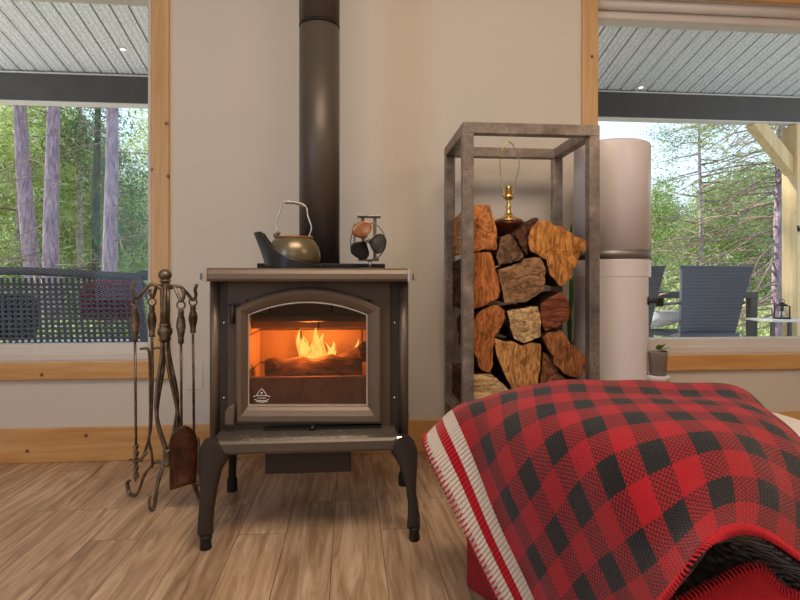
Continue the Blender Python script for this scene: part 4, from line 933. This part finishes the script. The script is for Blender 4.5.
k = N('clear_bulb_glass'); k.p(color=(.95, .93, .85), rough=.05); k.set(k.b.inputs['Transmission Weight'], 1.0); M['bulb'] = k.m
# ------------------------------------------------------------------ WATER DISPENSER
WYc = 2.10; xa, xb = PX(576, WYc), PX(646.5, WYc); wr = (xb - xa) / 2 * .99; wx = (xa + xb) / 2; wz = P(612, 137.5, WYc - wr * .9).z
zz = lambda py: P(612, py, WYc - wr).z
disp = empty('water_dispenser', (wx, WYc, 0), 'tall white cylindrical water dispenser with a metal band and black tap beside the log rack', 'water dispenser')
MB().lathe([(wr, zz(258.5)), (wr, wz - .012), (wr - .003, wz - .004), (wr - .012, wz)], (wx, WYc, 0), 56).build('tank', M['white_plastic'], disp)
MB().lathe([(wr + .0015, zz(258)), (wr + .0015, zz(249))], (wx, WYc, 0), 56).build('metal_band', simple('brushed_band', srgb(150, 146, 142), .45, .7, .05), disp)
z_n = zz(277); z_b = zz(377)
NP = Vector((.81, -.58, 0)).normalized()
def radial(z0, z1, name, clip, sc=1.0):
    poly = []
    for q in range(180):
        t = 2 * math.pi * q / 180; c_, s2_ = math.cos(t), math.sin(t); rr_ = 1.0
        if clip:
            d_ = c_ * NP.x + s2_ * NP.y
            if d_ > 1e-3: rr_ = min(rr_, .937 / d_)
            if c_ > 1e-3: rr_ = min(rr_, .80 / c_)
        poly.append((wx + wr * rr_ * sc * c_, WYc + wr * rr_ * sc * s2_))
    o_ = MB().prism(poly, z0, z1, plane='xy').build(name, M['white_plastic'], disp)
    o_.data.polygons.foreach_set('use_smooth', [abs(p_.normal.z) < .5 and not clip for p_ in o_.data.polygons]); return o_
LP_ = lambda a_, b_: [(wr - .002, a_), (wr, a_ + .002), (wr, a_ + .004), (wr, b_ - .004), (wr, b_ - .002), (wr - .002, b_)]
MB().lathe(LP_(z_n, zz(259)), (wx, WYc, 0), 64).build('shoulder', M['white_plastic'], disp); radial(z_b, z_n, 'dispensing_panel', True, .998); MB().lathe(LP_(0.0, z_b), (wx, WYc, 0), 64).build('base_cabinet', M['white_plastic'], disp)
n_ = Vector((1, -.25, 0)).normalized(); c = Vector((wx + .70 * wr, WYc - .66 * wr, P(640, 301, WYc - .09).z))
tap = MB().tube([c - n_ * .01, c + n_ * .04], .009, 12).box(c.x + n_.x * .04 - .010, c.x + n_.x * .04 + .010, c.y + n_.y * .04 - .010, c.y + n_.y * .04 + .010, c.z - .020, c.z + .012).build('tap', M['blackplastic'], disp, .002)
MB().tube([c - NP * .002, c + NP * .006], .016, 16).build('tap_plate', M['blackplastic'], tap)
MB().tube([c + n_ * .04 + Vector((0, 0, .01)), c + n_ * .04 + Vector((.0, 0, .024)), c + n_ * .07 + Vector((0, 0, .030))], .004, 8).build('tap_lever', M['silver'], tap)
pr0 = 9.3 / F * 2.0
pc_ = Vector((wx + .86 * wr, WYc - .84 * wr, 0))
MB().lathe([(pr0 * 1.15, z_b - .02), (pr0 * 1.2, z_b - .002), (pr0 * 1.15, z_b)], (pc_.x, pc_.y, 0), 28).build('drip_tray', M['white_plastic'], disp)
pot = empty('potted_plant', (pc_.x, pc_.y, z_b), 'small grey metal pot with a leafy seedling under the dispenser tap', 'plant')
MB().lathe([(pr0 * .86, z_b + .0005), (pr0, z_b + .085), (pr0 + .001, z_b + .088), (pr0 - .002, z_b + .088), (pr0 - .003, z_b + .08)], (pc_.x, pc_.y, 0), 28).build('pot', M['grey_pot'], pot)
MB().lathe([(pr0 - .003, z_b + .078), (pr0 - .012, z_b + .082)], (pc_.x, pc_.y, 0), 20).build('soil', M['soil'], pot)
def leaf(mb, base, d, L, wdt, bend=.3, seg=6):
    base, d = Vector(base), Vector(d).normalized(); sd = d.cross(Vector((0, .3, 1))).normalized(); rows = []
    p_ = base.copy(); dd = d.copy()
    for i in range(seg + 1):
        t = i / seg; w_ = wdt * math.sin(math.pi * min(.97, .08 + .92 * t)) ** .8 / 2
        rows.append([p_ - sd * w_, p_ + Vector((0, 0, -.1 * w_)), p_ + sd * w_]); dd = (dd + Vector((0, 0, -bend / seg))).normalized(); p_ = p_ + dd * L / seg
    mb.grid(rows)
stt = MB()
for i, (dx, dy, dz, L) in enumerate([(.5, -.5, .9, .035), (.9, -.2, .35, .045), (-.2, -.6, .8, .03), (.7, .3, .6, .032), (1, -.5, -.1, .035)]):
    mb = MB(); leaf(mb, (pc_.x + .004 * dx, pc_.y + .004 * dy, z_b + .095), (dx, dy, dz), L, .022); mb.build('leaf', M['leaf'], pot, recalc=False)
stt.tube([(pc_.x, pc_.y, z_b + .078), (pc_.x, pc_.y, z_b + .098)], .0015, 5).build('stem', M['leaf'], pot)
# tall thin plant between rack and dispenser
bx_, by_ = PX(571, 2.30), 2.305
bp = empty('potted_plant', (bx_, by_, 0), 'tall narrow leafed plant in a pot on the floor behind the log rack', 'plant')
MB().lathe([(.05, 0), (.062, .14), (.065, .15), (.058, .15), (.055, .14)], (bx_, by_, 0), 24).build('pot', M['grey_pot'], bp)
MB().tube([(bx_, by_, .1), (bx_ - .004, by_, .5), (bx_, by_, .88)], .004, 8).build('stem', M['leafdark'], bp)
rng = random.Random(8); mb = MB()
for q in range(26):
    t = q / 25; px = 570 + rng.uniform(-5, 4); z_ = .30 + .46 * t if q < 22 else .84 + .01 * (q - 22)
    an = rng.uniform(0, 6.28); leaf(mb, (bx_, by_, z_), (.18 * math.cos(an), .12 * math.sin(an) - .05, 1), rng.uniform(.07, .12), .014, .15)
mb.build('leaves', M['leafdark'], bp, recalc=False)
# ------------------------------------------------------------------ OTTOMAN + BLANKET
B = np.array([[(0.186,1.329,0.349),(0.246,1.328,0.410),(0.281,1.287,0.437),(0.347,1.241,0.470),(0.415,1.202,0.494),(0.497,1.213,0.500),(0.584,1.229,0.494),(0.670,1.248,0.491),(0.765,1.244,0.484),(0.855,1.252,0.481),(0.944,1.261,0.466)],
[(0.168,1.235,0.352),(0.237,1.231,0.416),(0.276,1.192,0.448),(0.333,1.144,0.479),(0.390,1.105,0.497),(0.469,1.119,0.500),(0.556,1.135,0.491),(0.645,1.151,0.484),(0.737,1.153,0.476),(0.828,1.159,0.473),(0.919,1.164,0.453)],
[(0.202,1.170,0.279),(0.265,1.165,0.338),(0.281,1.117,0.379),(0.314,1.059,0.442),(0.365,1.014,0.480),(0.442,1.023,0.487),(0.527,1.041,0.488),(0.616,1.056,0.483),(0.711,1.062,0.478),(0.808,1.064,0.472),(0.904,1.063,0.454)],
[(0.250,1.115,0.180),(0.297,1.106,0.241),(0.308,1.058,0.289),(0.327,0.995,0.359),(0.357,0.941,0.434),(0.418,0.925,0.473),(0.503,0.944,0.480),(0.595,0.959,0.477),(0.689,0.970,0.470),(0.786,0.971,0.453),(0.878,0.972,0.422)],
[(0.294,1.067,0.090),(0.335,1.050,0.151),(0.343,1.004,0.203),(0.360,0.945,0.276),(0.378,0.890,0.351),(0.406,0.841,0.416),(0.482,0.849,0.444),(0.577,0.863,0.460),(0.671,0.880,0.445),(0.760,0.893,0.405),(0.846,0.900,0.356)],
[(0.337,1.022,0.012),(0.366,0.995,0.072),(0.373,0.950,0.126),(0.389,0.896,0.202),(0.405,0.833,0.267),(0.422,0.775,0.326),(0.467,0.757,0.375),(0.551,0.785,0.405),(0.645,0.807,0.389),(0.724,0.831,0.338),(0.804,0.842,0.281)],
[(0.345,1.012,0.010),(0.386,0.955,0.025),(0.394,0.907,0.077),(0.405,0.849,0.153),(0.416,0.783,0.221),(0.422,0.720,0.292),(0.446,0.687,0.362),(0.521,0.731,0.375),(0.606,0.767,0.351),(0.685,0.789,0.299),(0.763,0.800,0.241)]])
U = np.array([-1.5, -.75, 0, 1, 2, 3, 4, 5, 6, 7, 8, 9.4]); V = np.array([-3.2, -2.0, -1, 0, 1, 2, 3, 4, 4.75])
B[:4, -1, 2] -= np.array([.010, .012, .040, .045]); B[2:4, -2, 2] -= .008
last = B[:, -1:, :] + np.array([.05, .0, -.13]); B = np.concatenate([B, last], 1)
tk = np.zeros((1, B.shape[1], 3)); tk[0, 0, 0] = 1; tk[0, 1, 0] = .6
r1 = B[:1] + np.array([0, .065, -.07]) + tk * .05; r2 = B[:1] + np.array([0, .07, -.20]) + tk * .15; B = np.concatenate([r2, r1, B], 0)
def spline(xs, ys, q):
    """natural cubic spline through rows of ys"""
    n_ = len(xs); h_ = np.diff(xs); A = np.eye(n_); rhs = np.zeros((n_,) + ys.shape[1:])
    for i in range(1, n_ - 1):
        A[i, i - 1] = h_[i - 1]; A[i, i] = 2 * (h_[i - 1] + h_[i]); A[i, i + 1] = h_[i]
        rhs[i] = 6 * ((ys[i + 1] - ys[i]) / h_[i] - (ys[i] - ys[i - 1]) / h_[i - 1])
    m_ = np.linalg.solve(A, rhs.reshape(n_, -1)).reshape(rhs.shape); out = []
    for x_ in q:
        i = min(n_ - 2, max(0, np.searchsorted(xs, x_) - 1)); a_ = xs[i + 1] - x_; b_ = x_ - xs[i]; hh = h_[i]
        out.append(m_[i] * a_ ** 3 / (6 * hh) + m_[i + 1] * b_ ** 3 / (6 * hh) + (ys[i] / hh - m_[i] * hh / 6) * a_ + (ys[i + 1] / hh - m_[i + 1] * hh / 6) * b_)
    return np.array(out)
uq = np.linspace(U[0], U[-1], 150); vq = np.linspace(V[0], V[-1], 110)
G = spline(V, B, vq); G = np.swapaxes(spline(U, np.swapaxes(G, 0, 1), uq), 0, 1)
k = N('buffalo_check_knit'); tc = k.n('TexCoord'); sx = k.n('SeparateXYZ', {0: tc.outputs['UV']}); u_, v_ = sx.outputs[0], sx.outputs[1]
fu = k.math('LESS_THAN', k.math('FRACT', k.math('ADD', u_, 10.25)), .5); fv = k.math('LESS_THAN', k.math('FRACT', k.math('ADD', v_, 10.25)), .5)
sm = k.math('ADD', fu, fv)
# knit stitches for the mixed squares
stc = k.math('MODULO', k.math('ADD', k.math('FLOOR', k.math('MULTIPLY', k.math('ADD', u_, 20), 19)), k.math('FLOOR', k.math('MULTIPLY', k.math('ADD', v_, 20), 25))), 2)
REDC = srgb(192, 30, 44); BLK = srgb(38, 40, 44)
mixc = k.mix(k.math('MULTIPLY_ADD', stc, .80, .08), REDC, BLK)
nz = k.noise(tc.outputs['UV'], 30, 3); 
cc = k.mix(k.math('GREATER_THAN', sm, .5), REDC, mixc); cc = k.mix(k.math('GREATER_THAN', sm, 1.5), cc, BLK)
band = k.math('LESS_THAN', u_, -.75); st1 = k.math('MULTIPLY', k.math('LESS_THAN', u_, -1.03), k.math('GREATER_THAN', u_, -1.21))
cb = k.mix(st1, srgb(226, 214, 202), srgb(186, 24, 40)); cc = k.mix(band, cc, cb)
cc = k.mix(k.math('MULTIPLY', nz, .22), cc, (.02, .01, .01))
chev = k.math('MULTIPLY', k.math('PINGPONG', k.math('MULTIPLY', k.math('ADD', u_, 20), 26), 1.0), k.math('SUBTRACT', 1.0, band))
rib = k.math('SINE', k.math('MULTIPLY', k.math('ADD', k.math('MULTIPLY', v_, k.math('MULTIPLY_ADD', band, -7.0, 20.0)), chev), 2 * math.pi))
hgt = k.math('MULTIPLY', rib, k.math('MULTIPLY_ADD', band, .9, .45))
k.p(color=cc, rough=.95, spec=.1, sheen=.22); k.set(k.b.inputs['Sheen Roughness'], .5); k.bump(k.math('ADD', hgt, k.math('MULTIPLY', nz, 1.5)), .7, .0016); M['check'] = k.m
k = N('black_sherpa'); a_ = k.n('TexVoronoi', {'Vector': k.world(), 'Scale': 75}).outputs['Distance']; k.p(color=k.ramp(a_, [(.1, srgb(48, 36, 36)), (.6, srgb(14, 10, 10))]), rough=1, sheen=.4); k.bump(a_, 1, .008); M['sherpa'] = k.m
M['stitch'] = simple('red_stitch_yarn', srgb(200, 36, 50), .9, 0, .1, 50)
blk = empty('plaid_blanket', (.6, 1.0, .0), 'red and black buffalo check knit blanket with white striped edge draped over the ottoman', 'blanket')
me_rows = [[tuple(G[i, j]) for j in range(len(uq))] for i in range(len(vq))]
o = MB().grid(me_rows).build('checked_knit_face', [M['check'], M['sherpa']], blk, recalc=False)
uvl = o.data.uv_layers.new(name='uv'); nu_ = len(uq)
for lp in o.data.loops:
    i, j = divmod(lp.vertex_index, nu_); uvl.data[lp.index].uv = (uq[j], vq[i])
s_ = o.modifiers.new('s', 'SOLIDIFY'); s_.thickness = .009; s_.offset = -1; s_.material_offset = 1; s_.use_rim = True; s_.material_offset_rim = 0
# orientation check: face normals should point up
o.data.update()
if o.data.polygons[len(o.data.polygons) // 2].normal.z < 0: o.data.flip_normals()
def stitches(path, out, r, step, name, parent):
    L = 0; mb = MB(); nxt = 0
    for i in range(len(path) - 1):
        a_, b_ = Vector(path[i]), Vector(path[i + 1]); seg = (b_ - a_).length
        while nxt < L + seg:
            t = (nxt - L) / seg; p_ = a_.lerp(b_, t); d = (b_ - a_).normalized(); n_ = Vector(out[i]); s2 = d.cross(n_).normalized()
            q = [p_ - s2 * .011 + n_ * .0015, p_ - s2 * .004 + n_ * .0035 + d * .002, p_ + s2 * .003 + n_ * .001 + d * .003, p_ + s2 * .0035 - n_ * .009 + d * .004]
            mb.tube(q, r, 5); nxt += step
        L += seg
    ob = mb.build(name, M['stitch'], parent); ob['kind'] = 'stuff'; return ob
def gnormal(i, j):
    i0, i1 = max(0, i - 1), min(len(vq) - 1, i + 1); j0, j1 = max(0, j - 1), min(nu_ - 1, j + 1)
    n_ = Vector(G[i, j1] - G[i, j0]).cross(Vector(G[i1, j] - G[i0, j])).normalized(); return n_ if n_.dot(Vector((0, -.6, .8))) > 0 else -n_
side_p = [tuple(G[i, 0]) for i in range(len(vq))]; side_n = [gnormal(i, 0) for i in range(len(vq))]
stitches(side_p, side_n, .0016, .0105, 'side_whipstitch', blk)
front_p = [tuple(G[-1, j]) for j in range(nu_)]; front_n = [gnormal(len(vq) - 1, j) for j in range(nu_)]
stitches(front_p[::-1], front_n[::-1], .0018, .0062, 'front_whipstitch', blk)
# folded under layer: sherpa lining, its red hem and red knit below
cols = list(range(int(nu_ * .40), nu_, 3)); hem = [Vector(G[-1, j]) for j in cols]
h2 = [P(a_, b_, .80) for a_, b_ in [(600, 668), (660, 618), (690, 600), (720, 584), (745, 572), (762, 570), (780, 590), (800, 600), (840, 640), (900, 700)]]
h2s = smooth_path(h2, 8); h2r = [h2s[int(i * (len(h2s) - 1) / (len(cols) - 1))] for i in range(len(cols))]
rows = []
for t in np.linspace(0, 1, 10):
    r = []
    for a_, b_ in zip(hem, h2r):
        p_ = a_.lerp(b_, t); p_.y = a_.y + .014 + (b_.y - a_.y) * t + .06 * math.sin(math.pi * t) ; p_.z -= .012 * math.sin(math.pi * t) + .012 * (1 - t); r.append(p_)
    rows.append(r)
o = MB().grid(rows).build('folded_sherpa_lining', M['sherpa'], blk, recalc=False); s_ = o.modifiers.new('s', 'SOLIDIFY'); s_.thickness = .004
d_ = [Vector((0, -.75, .65))] * len(h2s); stitches(h2s, d_, .0018, .0066, 'inner_whipstitch', blk)
rows = [[q + Vector((0, dy, dz)) for q in h2r] for dy, dz in ((.003, 0), (-.002, -.03), (.004, -.08), (.01, -.14))]
for r in rows:
    for q in r: q.z = max(q.z, .012)
o = MB().grid(rows).build('folded_red_underside', simple('red_knit', REDC, .95, 0, .1, 60, .4, 200), blk, recalc=False); o.modifiers.new('s', 'SOLIDIFY').thickness = .004
# ottoman
foot = [(.262, 1.25), (.50, .86), (1.02, .90), (1.02, 1.28), (.30, 1.28)]
ott = empty('ottoman', (.65, 1.07, 0), 'red sided ottoman mostly hidden under the plaid blanket', 'ottoman')
M['redside'] = simple('red_upholstery', srgb(150, 26, 34), .75, 0, .06, 12, .1, 200)
MB().prism(foot, 0.025, .27, plane='xy').build('base', M['redside'], ott, .01, 3)
MB().prism([(.33, 1.22), (.52, .90), (.90, .92), (1.145, 1.24), (1.15, 1.41), (1.08, 1.42), (.92, 1.26)], .271, .375, plane='xy').build('seat_cushion', M['cream'], ott, .03, 4)
for a_, b_ in ((.36, 1.2), (.56, .93), (.95, .95), (.95, 1.22)): MB().lathe([(.02, 0), (.024, .025)], (a_, b_, 0), 12).build('leg', M['black'], ott)
